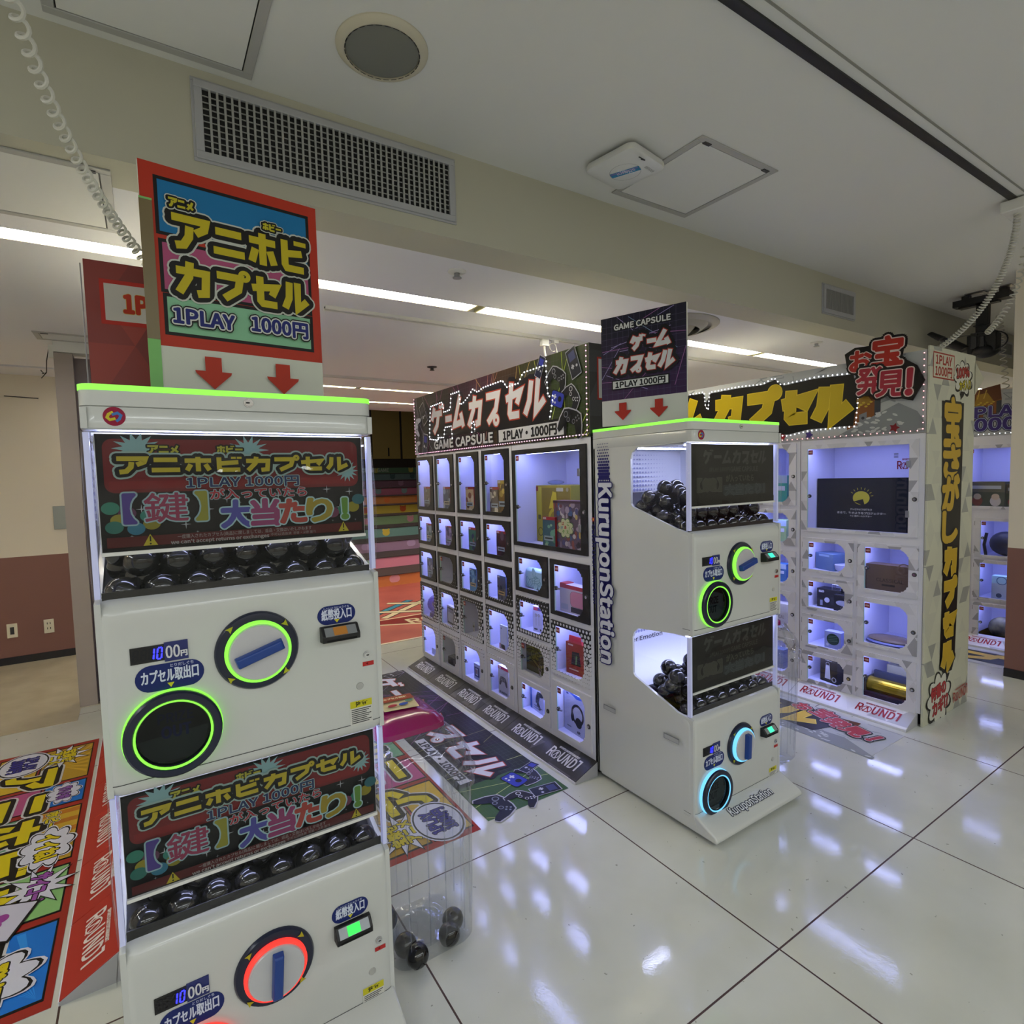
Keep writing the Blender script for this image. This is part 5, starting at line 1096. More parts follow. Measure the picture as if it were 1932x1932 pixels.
ramp_panels(BC,'white',[(1.5,.75,2),(.75,.0,2)],['far pale kick panel partly behind the treasure side panel','far pale kick panel next to the right wall'],'pale kick panels of the far lockers',-.15,.076)
# red anime lockers behind the near machine
kD=.954; XD=-.112
BD=bank('bank of prize lockers with red printed doors standing behind the near capsule machine',(XD,2.105,0),kD,'red',lit=False,tagno=300)
def anime_face(a,L,h,k):
    a.rect(0,0,L,h,'#8f2a1a'); a.rect(.05,.04,L-.05,h-.04,'#14689a'); a.kana('アニホビカプセル',.22,.10,.19,.24,'#b5a51c',.05,(('#b9bdb4',.07),('#161412',.05)),gap=.12); return []
def anime_end(a,w,h):
    a.rect(.035,h*.62,.49,h*.895,'#a82c22'); a.rect(.046,h*.645,.478,h*.87,'#b9b4ae'); a.text('1PLAY 1000円',.265,h*.757,.052,'#a5301c',bold=.055,width=.34,outl=(('#b9a050',.02),))
header(BD,'red header sign with price end panel on the red lockers behind the near machine',2.222,anime_face,anime_end,M_TRIR,None)
b=MB(); b.box(0,-.003,.07,.56,-.0005,BD.H,M_TRIR); t=thing('end_panel','red triangle printed end panel of the red lockers behind the near machine','panel',(XD,2.105,0)); b.build('panel',t)
b=MB(); b.box(0,-.003,.07,.56,-.0005,BA.H,M_TRIK); t=thing('end_panel','black triangle printed end panel of the game lockers next to the white machine','panel',(XA,2.245*kA,0)); b.build('panel',t)
ramp_panels(BD,'red',[(2.14-.36*i,2.14-.36*(i+1) if i<5 else -.012,1) for i in range(6)],['red kick panel at the far end of the red lockers']+['red kick panel number %s from the far end of the red lockers'%q for q in ('two','three','four','five')]+['red kick panel closest to the near capsule machine, with grey end face'],'red kick panels of the red lockers',-.190,.12)
# ================================================================ prizes in the lockers
def spot(B,n,fy,x,w=.05):
    """floor point of a compartment: fy runs across the window from its left edge, x is the depth"""
    a,c,z0,z1,row,g=B.cells[n]
    if B is BA: x=min(x,.028 if n[1] in '1234' and n[0]=='c' else .05 if n!='big' else .2)
    Y=(B.loc.y+g[0]+(g[1]-g[0])*fy)*(B.loc.x+x)/B.loc.x-B.loc.y
    Y=min(max(Y,c+.013+w/2),a-.013-w/2); return (B.loc.x+x,B.loc.y+Y,z0+.0102)
def prize(B,n,name,label,cat,w,h,d,fy=.55,x=.10,col='#8a8a8a',rot=0,fn=None,rough=.4,group=None,bev=.0015):
    """a carton facing the pane: local x = depth, local y = -right"""
    p=spot(B,n,fy,x,w); t=thing(name,label,cat,p,rot,group); b=MB(); b.box(0,-w/2,0,d,w/2,h,ink(col,rough)); b.build('carton',t,bevel=bev)
    if fn:
        a=Art((0,w/2,0),(0,-1,0),(0,0,1),base=.0008); fn(a,w,h); a.build('printed_cover',t)
    return t
def cover(seed,top='#8e2420',cols=('#5a4a3a','#3a4a6a','#8a7a5a','#6a3a3a','#a0a0a0','#2a2a3a')):
    def f(a,w,h):
        rn=random.Random(seed); a.clip=(0,0,w,h); a.rect(0,0,w,h*.9,rn.choice(cols)); a.rect(0,h*.9,w,h,top); a.rect(w*.04,h*.92,w*.3,h*.98,'#b8b0b0')
        for i in range(12): x,y=rn.uniform(0,w),rn.uniform(0,h*.86); r=rn.uniform(.08,.22)*w; a.ell(x,y,r,r*rn.uniform(.6,1.4),rn.choice(cols),9)
        a.rect(w*.12,h*.22,w*.88,h*.38,rn.choice(('#b0a890','#8a9aa8','#a88a5a'))); a.line([(w*.2,h*.3),(w*.8,h*.3)],h*.05,'#2a2a30'); a.clip=None
    return f
CG='game cases in the upper compartments'
words=('first','second','third','fourth')
palettes=[('#8a8a86','#5a5048','#a8a8a0','#3a3430','#706860'),('#6a7486','#4a5468','#8a98a8','#2a3040','#a0a8b0'),('#7a4a34','#b09a7a','#4a3028','#9a7a5a','#c0b09a'),('#8a7a4a','#b0a890','#5a5048','#a09a78','#c8c0a8')]
for i in range(4): prize(BA,'c%d r1'%(i+1),'game_case','slim game case with %s cover in the top row, %s from the staircase'%(('grey','bluish','brown','beige')[i],words[i]),'game case',.115,.172,.012,fy=(.62,.62,.60,.42)[i],x=(.16,.16,.15,.13)[i],col='#7a1c18',fn=cover(20+i,cols=palettes[i]),group=CG)
prize(BA,'c4 r1','card_box','tall yellow and brown printed box beside the beige game case in the top row','box',.115,.215,.03,fy=.84,x=.17,col='#8f7a30',fn=cover(33,'#a08c3a',('#a08a3a','#7a5a24','#c0a850','#5a4a28')))
for i in range(4): prize(BA,'c%d r2'%(i+1),'game_case','slim game case with %s cover in the second row, %s from the staircase'%(('teal','violet','green and purple','dark red')[i],words[i]),'game case',.11,.165-.012*(i<2),.012,fy=.70,x=.13,col='#8a221c',fn=cover(40+i,cols=[('#3a5a5a','#7a8a8a','#2a3a44'),('#5a4a7a','#8a7aa0','#3a3050'),('#3a6a4a','#4a3a6a','#8a5a4a','#2a2a4a'),('#3a2024','#6a2a2a','#20181c','#5a4a50')][i]),group=CG)
for i,(n,c) in enumerate((('c1 r3','pale grey'),('c3 r3','sea blue'),('c4 r3','dark slate'))): prize(BA,n,'game_case','slim game case with %s cover in the third row of the game lockers'%c,'game case',.10,.16,.012,fy=.66,x=.14,col='#4a5a7a',fn=cover(50+i,'#46586e',[('#8a8a98','#5a5a68'),('#4a7a9a','#7aa0b0','#2a4a6a'),('#2a3040','#4a5060','#20242c')][i]),group=CG)
# third row and below
def simple(name,label,cat,B,n,fy,x,builds,rot=0):
    t=thing(name,label,cat,spot(B,n,fy,x,.16),rot)
    for pn,fn in builds:
        b=MB(); fn(b); b.build(pn,t,smooth=pn in('globe','band','cup','cushion','strap','body','bag'))
    return t
M_PUR=clear('smoky_violet','#b9a0d8',k=1.2)
simple('plasma_ball','purple tinted ball toy in the fourth row nearest the staircase','toy',BA,'c1 r4',.62,.12,[('globe',lambda b:b.sphere((.05,0,.10),.075,M_PUR,20,12)),('core',lambda b:b.sphere((.05,0,.10),.035,ink('#6a4a8a'),12,8)),('base',lambda b:b.lathe((.05,0,0),(0,0,1),[(.06,0),(.055,.03),(.03,.035)],ink('#5a4a6a'),20))])
prize(BA,'c2 r4','tablet_box','white box with a dark framed tablet picture in the fourth row of the game lockers','box',.15,.15,.03,fy=.62,x=.10,col='#b0aeb4',rot=-.1,fn=lambda a,w,h:(a.rect(w*.06,h*.08,w*.94,h*.92,'#2a241e'),a.rect(w*.14,h*.18,w*.88,h*.84,'#9a9aa2'),a.rect(w*.14,h*.66,w*.88,h*.84,'#77777f')))
prize(BA,'c4 r4','phone_case','clear card sleeve with a red tag in the fourth row of the game lockers','accessory',.09,.16,.01,fy=.70,x=.10,col='#a9b2d8',rot=.0,fn=lambda a,w,h:(a.rect(.006,.006,w-.006,h*.92,'#b7c0e6'),a.ell(w*.2,h*.86,.006,.006,'#5a5a66',8)))
prize(BA,'c4 r4','price_card','small red edged price card lying before the clear card sleeve','card',.075,.035,.004,fy=.62,x=.05,col='#a03a30',fn=lambda a,w,h:a.rect(w*.3,h*.1,w*.97,h*.9,'#b9b4c0'))
prize(BA,'c1 r5','flat_sleeve','flat pale sleeve leaning in the bottom row compartment nearest the staircase','sleeve',.07,.05,.006,fy=.72,x=.16,col='#9aa2d0')
prize(BA,'c2 r5','black_carton','dark carton inside the unlit bottom compartment of the game lockers','carton',.13,.06,.12,fy=.6,x=.14,col='#15161a',fn=lambda a,w,h:a.rect(w*.1,h*.55,w*.9,h*.8,'#2a2c34'))
prize(BA,'c3 r5','handheld_box','small blue white handheld console box in the bottom row of the game lockers','box',.085,.115,.03,fy=.72,x=.12,col='#9aa4d6',fn=lambda a,w,h:(a.rect(w*.12,h*.2,w*.88,h*.8,'#2a3270'),a.rect(w*.3,h*.28,w*.7,h*.72,'#c0c6e6'),a.rect(w*.36,h*.36,w*.46,h*.64,'#8a2a2a'),a.rect(w*.54,h*.36,w*.64,h*.64,'#2a2a30')))
def padbox(a,w,h):
    a.rect(0,h*.9,w,h,'#a82a48'); a.rect(w*.06,h*.915,w*.3,h*.985,'#d8b8c0'); a.text('HG GAMEPAD',w*.5,h*.09,h*.07,'#3a3a40',bold=.04,width=w*.75); pad(a,w*.5,h*.52,w*.62,.0,'#4a4a50','#9a9aa2')
prize(BA,'c4 r5','gamepad_box','white gamepad box with crimson top band in the bottom row of the game lockers','box',.125,.19,.05,fy=.62,x=.09,col='#b4b4c2',fn=padbox)
# big compartment : gift box with viewing window, game case, colourful box
def yel(a,w,h):
    a.rect(0,0,w,h,'#8f7f22'); a.rect(w*.02,h*.02,w*.16,h*.98,'#b5aa30'); a.rect(w*.18,h*.30,w*.98,h*.96,'#74661c'); a.ell(w*.62,h*.44,w*.26,h*.20,'#a89a2a',28); a.ell(w*.62,h*.42,w*.21,h*.155,'#82742a',28); a.flat([(w*.38,h*.60),(w*.50,h*.90),(w*.60,h*.88),(w*.62,h*.62)],'#b8a82a')
    a.ell(w*.10,h*.22,w*.16,h*.19,'#a0982c',24); a.ring(w*.12,h*.18,w*.06,w*.075,'#5a5216',20); a.rect(w*.05,h*.40,w*.14,h*.48,'#5a5a1a'); a.rect(w*.6,h*.90,w*.8,h*.96,'#a8a48a'); a.ell(w*.91,h*.93,w*.035,w*.035,'#8a8468',12); a.rect(w*.0,h*.9,w*.06,h*.98,'#7a2a1a'); a.rect(w*.38,0,w*.98,h*.14,'#b0a028')
t=prize(BA,'big','gift_box','large yellow gift box with a round viewing window in the big game locker','box',.36,.345,.20,fy=.40,x=.15,col='#a9a43a',rot=-.05,fn=yel)
prize(BA,'big','game_case','small red edged game case standing before the large yellow gift box','game case',.115,.172,.014,fy=.52,x=.02,col='#8a1c20',fn=cover(71,'#9a2a34',('#4a7a6a','#6a9a8a','#3a5a6a','#8aa890')))
def multi(a,w,h):
    rn=random.Random(5); a.rect(0,0,w,h,'#5a4a5e'); a.clip=(0,0,w,h)
    for i in range(80): a.ell(rn.uniform(0,w),rn.uniform(0,h*.94),rn.uniform(.008,.02),rn.uniform(.008,.022),rn.choice(('#9a8a9e','#6a3a4a','#8a4a40','#4a4a7a','#b0a8b0','#7a6a84','#3a5a8a','#b09a5a','#2a2430')),8)
    a.cloud(w*.45,h*.44,w*.28,h*.20,'#4a6a3a',8); a.cloud(w*.45,h*.44,w*.255,h*.18,'#b4b890',8)
    for ch,x,y,c in (('は',.36,.53,'#a83a2a'),('こ',.55,.53,'#4a8a2a'),('あ',.45,.455,'#b03030'),('け',.32,.44,'#3a7aa0'),('！',.60,.44,'#5a9a2a'),('ケ',.38,.36,'#4a8a2a'),('ス',.53,.36,'#5a8a2a')): a.text(ch,w*x,h*y,h*.06,c,bold=.04)
    a.rect(0,h*.95,w,h,'#4a3440'); a.clip=None
prize(BA,'big','figure_box','tall multicoloured surprise box at the hinge side of the big game locker','box',.235,.265,.07,fy=.80,x=.04,col='#6a4a5e',fn=multi)
simple('loose_wrap','crumpled clear wrap lying on the yellow gift box in the big game locker','wrap',BA,'big',.45,.20,[('body',lambda b:b.sphere((.05,0,.362),.07,clear('wrap_clear','#e8f0ff',k=1.5),12,6,(.6,1,.22)))])
def leaf(a,w,h):
    rn=random.Random(9)
    for i in range(11):
        x,y=rn.uniform(.12,.88)*w,rn.uniform(.15,.85)*h; q=rn.uniform(0,PI); a.ell(x,y,.030,.017,'#4a7a70',14,rot=q); a.ell(x,y,.0275,.0148,'#9fbcb8',14,rot=q); a.line([(x-.024*cos(q),y-.024*sin(q)),(x+.024*cos(q),y+.024*sin(q))],.002,'#4a7a70')
    a.clip=None
prize(BA,'c5 r1','console_pouch','mint carrying pouch with leaf print in the game lockers','pouch',.20,.125,.05,fy=.58,x=.07,col='#9fbcb8',fn=leaf,bev=.02)
def buds(a,w,h):
    a.rect(w*.1,h*.84,w*.9,h*.97,'#b04a5a'); a.rect(w*.55,h*.86,w*.88,h*.95,'#3a4a7a')
    for x in(.36,.66): a.ring(w*x,h*.66,.006,.009,'#8a7a40',14); a.line([(w*x,h*.6),(w*x,h*.25)],.003,'#8a8a98')
    a.rect(w*.15,h*.08,w*.5,h*.14,'#3a3a44'); a.rect(w*.75,h*.07,w*.9,h*.14,'#3a3a44')
prize(BA,'c5 r2','earphone_box','slim white earphone box with pink top in the game lockers','box',.085,.155,.03,fy=.72,x=.09,col='#b7b9dc',rot=.1,fn=buds)
def camo(a,w,h):
    a.rect(0,0,w,h,'#4a4a28'); a.clip=(0,0,w,h)
    for p in ([(.0,.8),(.3,.9),(.5,.6),(.9,.75)],[(.0,.35),(.25,.5),(.6,.25),(1.0,.4)],[(.5,1.0),(.7,.8),(1.0,.95)]): a.line([(x*w,y*h) for x,y in p],.03,'#20201a'); a.line([(x*w,y*h) for x,y in p],.018,'#6a6a34')
    a.text('GC',w*.42,h*.62,h*.26,'#5e5e2e',bold=.08,outl=(('#1c1c16',.08),)); a.clip=None
prize(BA,'c5 r3','camouflage_box','olive camouflage box with big lettering in an unlit game locker','box',.215,.175,.05,fy=.5,x=.05,col='#3a3a22',fn=camo)
def chg(a,w,h):
    a.rect(0,0,w*.12,h,'#3a62a8'); pad(a,w*.62,h*.55,w*.55,1.2,'#2c3034','#6a6e74'); a.text('PS5',w*.3,h*.92,h*.06,'#3a4a6a',bold=.03); a.rect(w*.3,h*.2,w*.9,h*.24,'#6a6e84'); a.rect(w*.3,h*.12,w*.7,h*.15,'#6a6e84'); a.rect(w*.2,h*.3,w*.5,h*.34,'#b8bccc')
prize(BA,'c5 r4','charger_box','white and blue charging stand box with a grey controller picture in the game lockers','box',.165,.155,.05,fy=.62,x=.07,col='#b0b6d8',rot=-.12,fn=chg)
def pink(a,w,h):
    a.rect(0,0,w,h,'#b7b0bc'); a.rect(0,h*.86,w,h,'#a8283a'); a.pill(w*.38,h*.25,w*1.0,h*.80,.025,'#6a3a4a'); a.pill(w*.39,h*.26,w*.99,h*.79,.024,'#c07a90'); a.rect(w*.4,h*.05,w*.98,h*.24,'#2a2428'); a.rect(w*.04,h*.1,w*.3,h*.3,'#a0a4b4')
prize(BA,'c6 r1','console_pouch_box','white box holding a pink carrying pouch in the game lockers','box',.235,.155,.06,fy=.62,x=.06,col='#b4aebc',fn=pink)
prize(BA,'c6 r1','red_handset_box','narrow red box beside the pink pouch box in the game lockers','box',.05,.16,.06,fy=.22,x=.14,col='#a82a30')
def redbox(a,w,h):
    a.rect(0,0,w,h,'#8a2a1e'); a.flat([(w*.28,h*.30),(w*.34,h*.72),(w*.72,h*.74),(w*.80,h*.30)],'#2a2224')
    for i in range(5): a.line([(w*.32,h*(.36+.07*i)),(w*.77,h*(.37+.07*i))],.0025,'#4a4044')
    a.flat([(w*.5,h*.34),(w*.54,h*.62),(w*.62,h*.6),(w*.58,h*.34)],'#5a7a4a'); a.rect(w*.12,h*.90,w*.4,h*.95,'#b8a09a'); a.rect(w*.17,h*.13,w*.67,h*.17,'#c0a89a')
t=prize(BA,'c6 r2','mesh_bag_box','bright red box showing a black mesh bag in the game lockers','box',.145,.175,.05,fy=.66,x=.06,col='#9a2420',rot=.08,fn=redbox)
b=MB(); b.prism([(.0,-.05,.175),(.0,.05,.175),(.0,.045,.215),(.0,-.045,.215)],(.003,0,0),ink('#a83038')); b.build('hang_tab',t)
def hset(a,w,h):
    a.rect(0,0,w,h,'#a9adca'); a.flat([(w*.2,h),(w*.55,h*.9),(w,h*.96),(w,h)],'#3a5ab0'); a.rect(w*.1,h*.93,w*.2,h*.97,'#3a4a7a')
    a.ring(w*.58,h*.52,w*.20,w*.27,'#1c1e24',30); a.ell(w*.62,h*.33,w*.14,h*.13,'#23262c',20); a.ell(w*.36,h*.42,w*.07,h*.12,'#15171c',16); a.line([(w*.36,h*.36),(w*.55,h*.27)],.006,'#15171c'); a.text('AIR',w*.62,h*.09,h*.06,'#20242c',bold=.06); a.rect(w*.12,h*.12,w*.3,h*.15,'#6a7088')
prize(BA,'c6 r3','headset_box','white box with a black headset picture at the bottom corner of the game lockers','box',.215,.225,.09,fy=.64,x=.06,col='#aeb2d0',rot=-.06,fn=hset)
for n,fy,lb in (('c3 r4',.72,'set of keys hanging inside the unlit locker of the fourth row'),('c2 r5',.90,'set of keys hanging inside the unlit bottom locker'),('c5 r3',.86,'set of keys hanging on the olive camouflage box locker')):
    a_,c_,z0,z1,row,g=BA.cells[n]; y=BA.loc.y+g[0]+(g[1]-g[0])*fy; zz=z0+(z1-z0)*.42
    t=thing('key_set',lb,'keys',(BA.loc.x-.012,y,zz)); b=MB(); b.lathe((-.002,0,0),(1,0,0),[(.012,0),(.014,0),(.014,.002),(.012,.002)],M_CHROME,16,closed=True); b.build('key_ring',t)
    for q in(-1,1): b=MB(); b.box(-.003,q*.006-.003,-.055,-.0015,q*.006+.003,-.012,M_CHROME); b.lathe((-.003,q*.006,-.018),(1,0,0),[(.0001,0),(.008,0),(.008,.0015),(.0001,.0015)],M_CHROME,12); b.build('key',t)
# ---- treasure lockers
def tv(a,w,h):
    a.rect(0,0,w,h,'#101216'); a.rect(w*.02,h*.03,w*.98,h*.97,'#14171d')
    a.ell(w*.48,h*.62,.052,.045,'#a9a22e',28); a.flat([(w*.40,h*.55),(w*.50,h*.60),(w*.52,h*.46)],'#14171d')
    for q in range(8): d=.25+q*.33; a.line([(w*.48+.062*cos(d),h*.62+.056*sin(d)),(w*.48+.076*cos(d),h*.62+.07*sin(d))],.004,'#a9a22e')
    a.text('テレビのような明るさ',w*.48,h*.40,.010,'#9a9a98',bold=.02); a.text('まるで、窓のようなプロジェクター',w*.48,h*.33,.012,'#9a9a98',bold=.02,width=w*.5); a.text('家庭用ホームシアター',w*.48,h*.27,.010,'#9a9a98',bold=.02)
prize(BB,'big','projector_box','large flat black box with a yellow sun emblem in the big treasure locker','box',.60,.345,.07,fy=.58,x=.16,col='#0f1115',fn=tv,rough=.15)
prize(BB,'c5 r1','storage_cube','translucent blue grey cube box in the treasure lockers','box',.155,.115,.13,fy=.42,x=.10,col='#5a7290',rot=-.35,fn=lambda a,w,h:a.rect(w*.2,h*.8,w*.8,h*.92,'#8aa0b8'))
simple('dish_stack','white shallow dish beside the blue cube box in the treasure lockers','dish',BB,'c5 r1',.86,.10,[('body',lambda b:b.lathe((.03,0,0),(0,0,1),[(.03,0),(.045,.012),(.055,.045),(.05,.05)],ink('#b8bcd0'),24))])
prize(BB,'c5 r2','camera_box','black smart camera box with white lens picture in the treasure lockers','box',.155,.13,.09,fy=.55,x=.09,col='#17181d',fn=lambda a,w,h:(a.text('SMD',w*.2,h*.85,h*.1,'#b8b8c0',bold=.03),a.ell(w*.45,h*.42,.018,.018,'#b0b4c8',14),a.rect(w*.15,h*.1,w*.26,h*.38,'#8a8ea0'),a.rect(w*.6,h*.2,w*.8,h*.6,'#2e3038')))
prize(BB,'c5 r2','speaker_box','dark box with pale band next to the black camera box','box',.10,.11,.09,fy=.90,x=.06,col='#1c1e26',fn=lambda a,w,h:(a.ell(w*.55,h*.5,w*.4,h*.16,'#a9aec4',18),a.ring(w*.6,h*.2,.012,.016,'#5a5e70',14)))
b=MB(); p=spot(BB,'c5 r2',.80,.10)
for q in ((0,0),(0,.055)): b.tube([(q[0],q[1],.11),(q[0],q[1],.165),(q[0]+.04,q[1],.165),(q[0]+.04,q[1],.11)],.0016,M_STEEL,5)
b.tube([(0,0,.165),(0,.055,.165)],.0016,M_STEEL,5); b.tube([(.04,0,.165),(.04,.055,.165)],.0016,M_STEEL,5)
tag(b.build('wire_cube',loc=(p[0],p[1]-.02,p[2])),'small wire cube frame standing on the dark box in the treasure lockers','frame')
prize(BB,'c5 r3','massager_box','dark green patterned small box in the third row of the treasure lockers','box',.11,.115,.06,fy=.68,x=.05,col='#8a90b4',fn=lambda a,w,h:(a.ell(w*.52,h*.55,w*.38,h*.34,'#24382f',20),[a.line([(w*.25,h*(.4+.1*i)),(w*.8,h*(.48+.1*i))],.004,'#50685c') for i in range(4)],a.ell(w*.2,h*.2,.01,.01,'#b8bcc8',10)))
prize(BB,'c5 r4','lantern_box','dark box with a white lantern picture in the bottom row of the treasure lockers','box',.13,.165,.10,fy=.58,x=.06,col='#2a2620',rot=-.2,fn=lambda a,w,h:(a.flat([(w*.28,h*.15),(w*.62,h*.15),(w*.56,h*.72),(w*.34,h*.72)],'#b9bcc4'),a.ring(w*.45,h*.76,.012,.015,'#9a9ca4',14),a.rect(w*.3,h*.905,w*.7,h*.93,'#8a8a84'),a.ring(w*.82,h*.18,.012,.018,'#a9acb4',14)))
prize(BB,'c6 r1','clock_box','brown cardboard box printed in capitals in the treasure lockers','box',.245,.165,.10,fy=.52,x=.05,col='#5e4d40',fn=lambda a,w,h:(a.rect(0,0,w,h,'#62503f'),a.text('CLASSICAL',w*.56,h*.42,h*.13,'#3a2e26',bold=.02,width=w*.62),a.rect(w*.38,h*.2,w*.68,h*.27,'#2e2620'),a.ring(w*.88,h*.9,.03,.036,'#6e5c4a',20)))
simple('packed_cloth','flat package in clear wrap lying in the middle right treasure locker','package',BB,'c6 r2',.5,.04,[('bag',lambda b:b.sphere((.08,0,.028),.14,ink('#7a6a5c',.25),16,8,(.6,.95,.16))),('band',lambda b:b.sphere((.07,0,.014),.145,ink('#8088c0',.3),16,8,(.6,.95,.10)))])
def goldcase(b): b.cyl((.07,-.115,.065),(0,1,0),.05,.23,mat('gold_foil','#a8912c',.25,.8),24)
simple('gold_roll_set','black tray with a gold foil roll in the bottom right treasure locker','gift set',BB,'c6 r3',.5,.03,[('tray',lambda b:(b.box(0,-.13,0,.16,.13,.03,ink('#23252f')),b.box(.01,-.125,.03,.15,-.118,.115,ink('#2b2e3c')),b.box(.01,.118,.03,.15,.125,.115,ink('#2b2e3c')),b.box(.13,-.12,.03,.15,.12,.14,ink('#3c4258')))),('roll',goldcase)])
prize(BB,'c6 r3','cream_carton','cream carton peeping over the gold roll in the bottom right treasure locker','carton',.13,.18,.05,fy=.80,x=.22,col='#a9a890')
for n,name,lb,col,w,h in (('c4 r1','kids_bag','turquoise bag in the top row treasure locker just past the white machine','#3a9a8a',.16,.20),('c4 r2','snack_box','pale green box in the second row treasure locker just past the white machine','#8fae7a',.15,.16),('c4 r3','toy_box','blue toy box in the third row treasure locker just past the white machine','#3a6a9a',.15,.13),('c4 r4','clock_box','white box printed in capitals in the fourth row treasure locker by the white machine','#b0aca0',.18,.17)):
    prize(BB,n,name,lb,'box',w,h,.08,fy=.6,x=.08,col=col,fn=(lambda a,w,h:(a.rect(w*.0,h*.72,w,h,'#9fb4c8'),a.rect(w*.1,h*.45,w*.9,h*.62,'#c0c8d8'))) if n!='c4 r4' else (lambda a,w,h:(a.text('CLASSICAL',w*.5,h*.42,h*.13,'#7a7468',bold=.02,width=w*.7),a.rect(w*.3,h*.22,w*.7,h*.27,'#8a8478'))))
prize(BB,'c4 r5','lamp_carton','dark carton in the bottom row treasure locker behind the clear bin','carton',.14,.14,.08,fy=.55,x=.08,col='#5a6a8a')
# ---- far lockers
def toys(cs):
    def f(a,w,h):
        a.rect(0,h*.6,w,h,'#5a5a4a'); a.rect(w*.1,h*.72,w*.9,h*.85,'#a9b0b8')
        for i,c in enumerate(cs): a.ell(w*(.25+.5*i),h*.25,w*.15,h*.2,c,16); a.ell(w*(.25+.5*i),h*.42,w*.11,h*.12,'#b9a890',14)
    return f
prize(BC,'big1','toy_box','dark green toy box with two round plush pictures in the far big locker','box',.27,.22,.14,fy=.16,x=.06,col='#3c4434',rot=-.2,fn=toys(('#7a3a2a','#b8b4ac')))
prize(BC,'big1','toy_box','low green toy box with red and blue plush pictures in the far big locker','box',.33,.20,.12,fy=.62,x=.05,col='#46503a',fn=toys(('#8a2a24','#4a7ab0')))
simple('sports_bag','dark navy bag filling the upper small far locker','bag',BC,'d r1',.52,.04,[('bag',lambda b:b.sphere((.12,0,.105),.13,ink('#1c1f2c',.5),16,10,(.6,.9,.8))),('strap',lambda b:b.tube([(.0,.10,.2),(-.02,.11,.1),(-.01,.10,.01)],.012,ink('#14161e'),8))])
prize(BC,'d r2','bottle_box','pale teal box with oval mark in the middle small far locker','box',.17,.20,.08,fy=.62,x=.07,col='#8fb4c0',fn=lambda a,w,h:(a.rect(0,0,w,h*.68,'#9aa6b0'),a.ring(w*.4,h*.8,.03,.036,'#3a5a7a',20),a.ell(w*.3,h*.16,.02,.02,'#3a4a5a',12)))
simple('print_cushion','dark printed cushion in the lowest small far locker','cushion',BC,'d r3',.55,.04,[('cushion',lambda b:b.sphere((.09,0,.10),.12,noise_mat('cushion_print','#20242c','#6a6850',14,.6),16,10,(.55,.9,.8)))])
for j,(c,w,h) in enumerate((('#b8bcd0',.1,.12),('#8aa0c8',.12,.12),('#4a6a9a',.12,.13),('#9aa0b8',.1,.14))): prize(BC,'e r%d'%(j+1),'small_carton','small %s carton in the inner column of the far lockers, %s from top'%(('white','light blue','blue','grey')[j],words[j]),'carton',w,h,.08,fy=.5,x=.08,col=c)
# ================================================================ floor mats
M_MATW=mat('mat_white_edge','#b9b9bc',.35)
def mat_thing(label,loc,rotz,L,w,fn):
    t=thing('floor_mat',label,'floor mat',loc,rotz); b=MB(); b.box(0,0,0,L,w,.0012,M_MATW); b.build('mat_sheet',t)
    a=Art((0,0,.0012),(1,0,0),(0,1,0),base=.0003,step=.00003); fn(a,L,w); a.build('printed_graphic',t); return t
def game_mat(a,L,w):
    laser(a,L,w,('#1c1a24','#201a28','#241a2c','#241c2c','#221c26','#20241e','#3a5a34'),21,18,('#6a5a8a','#7a4a8a','#8a5a8a','#8a8a5a','#b4c07a'),gc='#4a5a4a')
    a.low=True; pos_=[('ゲ',.10),('ー',.36),('ム',.56),('カ',.85),('プ',1.12),('セ',1.36),('ル',1.60)]
    a.kana(''.join(p[0] for p in pos_),0,0,0,0,'#c6c8d0',.042,(('#17151a',.05),('#a23a2a',.012)),shear=.16,boxes=[(x-.02,.135 if c!='ー' else .17,.20,.20 if c!='ー' else .12) for c,x in pos_]); a.low=False
    a.text('GAME CAPSULE',.75,.065,.05,'#c2c2c8',bold=.045,width=.7,outl=(('#141318',.10),)); a.rect(1.22,.035,1.80,.095,'#c4c4c8'); a.text('1PLAY・1000円',1.51,.064,.042,'#141318',bold=.06,width=.5)
    bluepad(a,1.915,.285,.12,.2); pad(a,1.93,.375,.13,-.2,'#15151c','#8a8a9a'); pad(a,2.06,.10,.17,.1,'#1c2030','#7a8090'); pad(a,2.075,.235,.13,.5,'#1b1b24','#c4c4cc'); handheld(a,2.08,.36,.12,-.15,'#1a1e2c','#3a4070'); handheld(a,1.86,.415,.09,.3,'#20243c','#3038a0'); handheld(a,.06,.36,.12,.4,'#26242c','#3a3844')
    a.rect(2.125,0,L,w,'#4a7a44') if 0 else None
mat_thing('black and green floor mat with white katakana in front of the game lockers',(1.213,4.262,0),-PI/2,2.136,.462,game_mat)
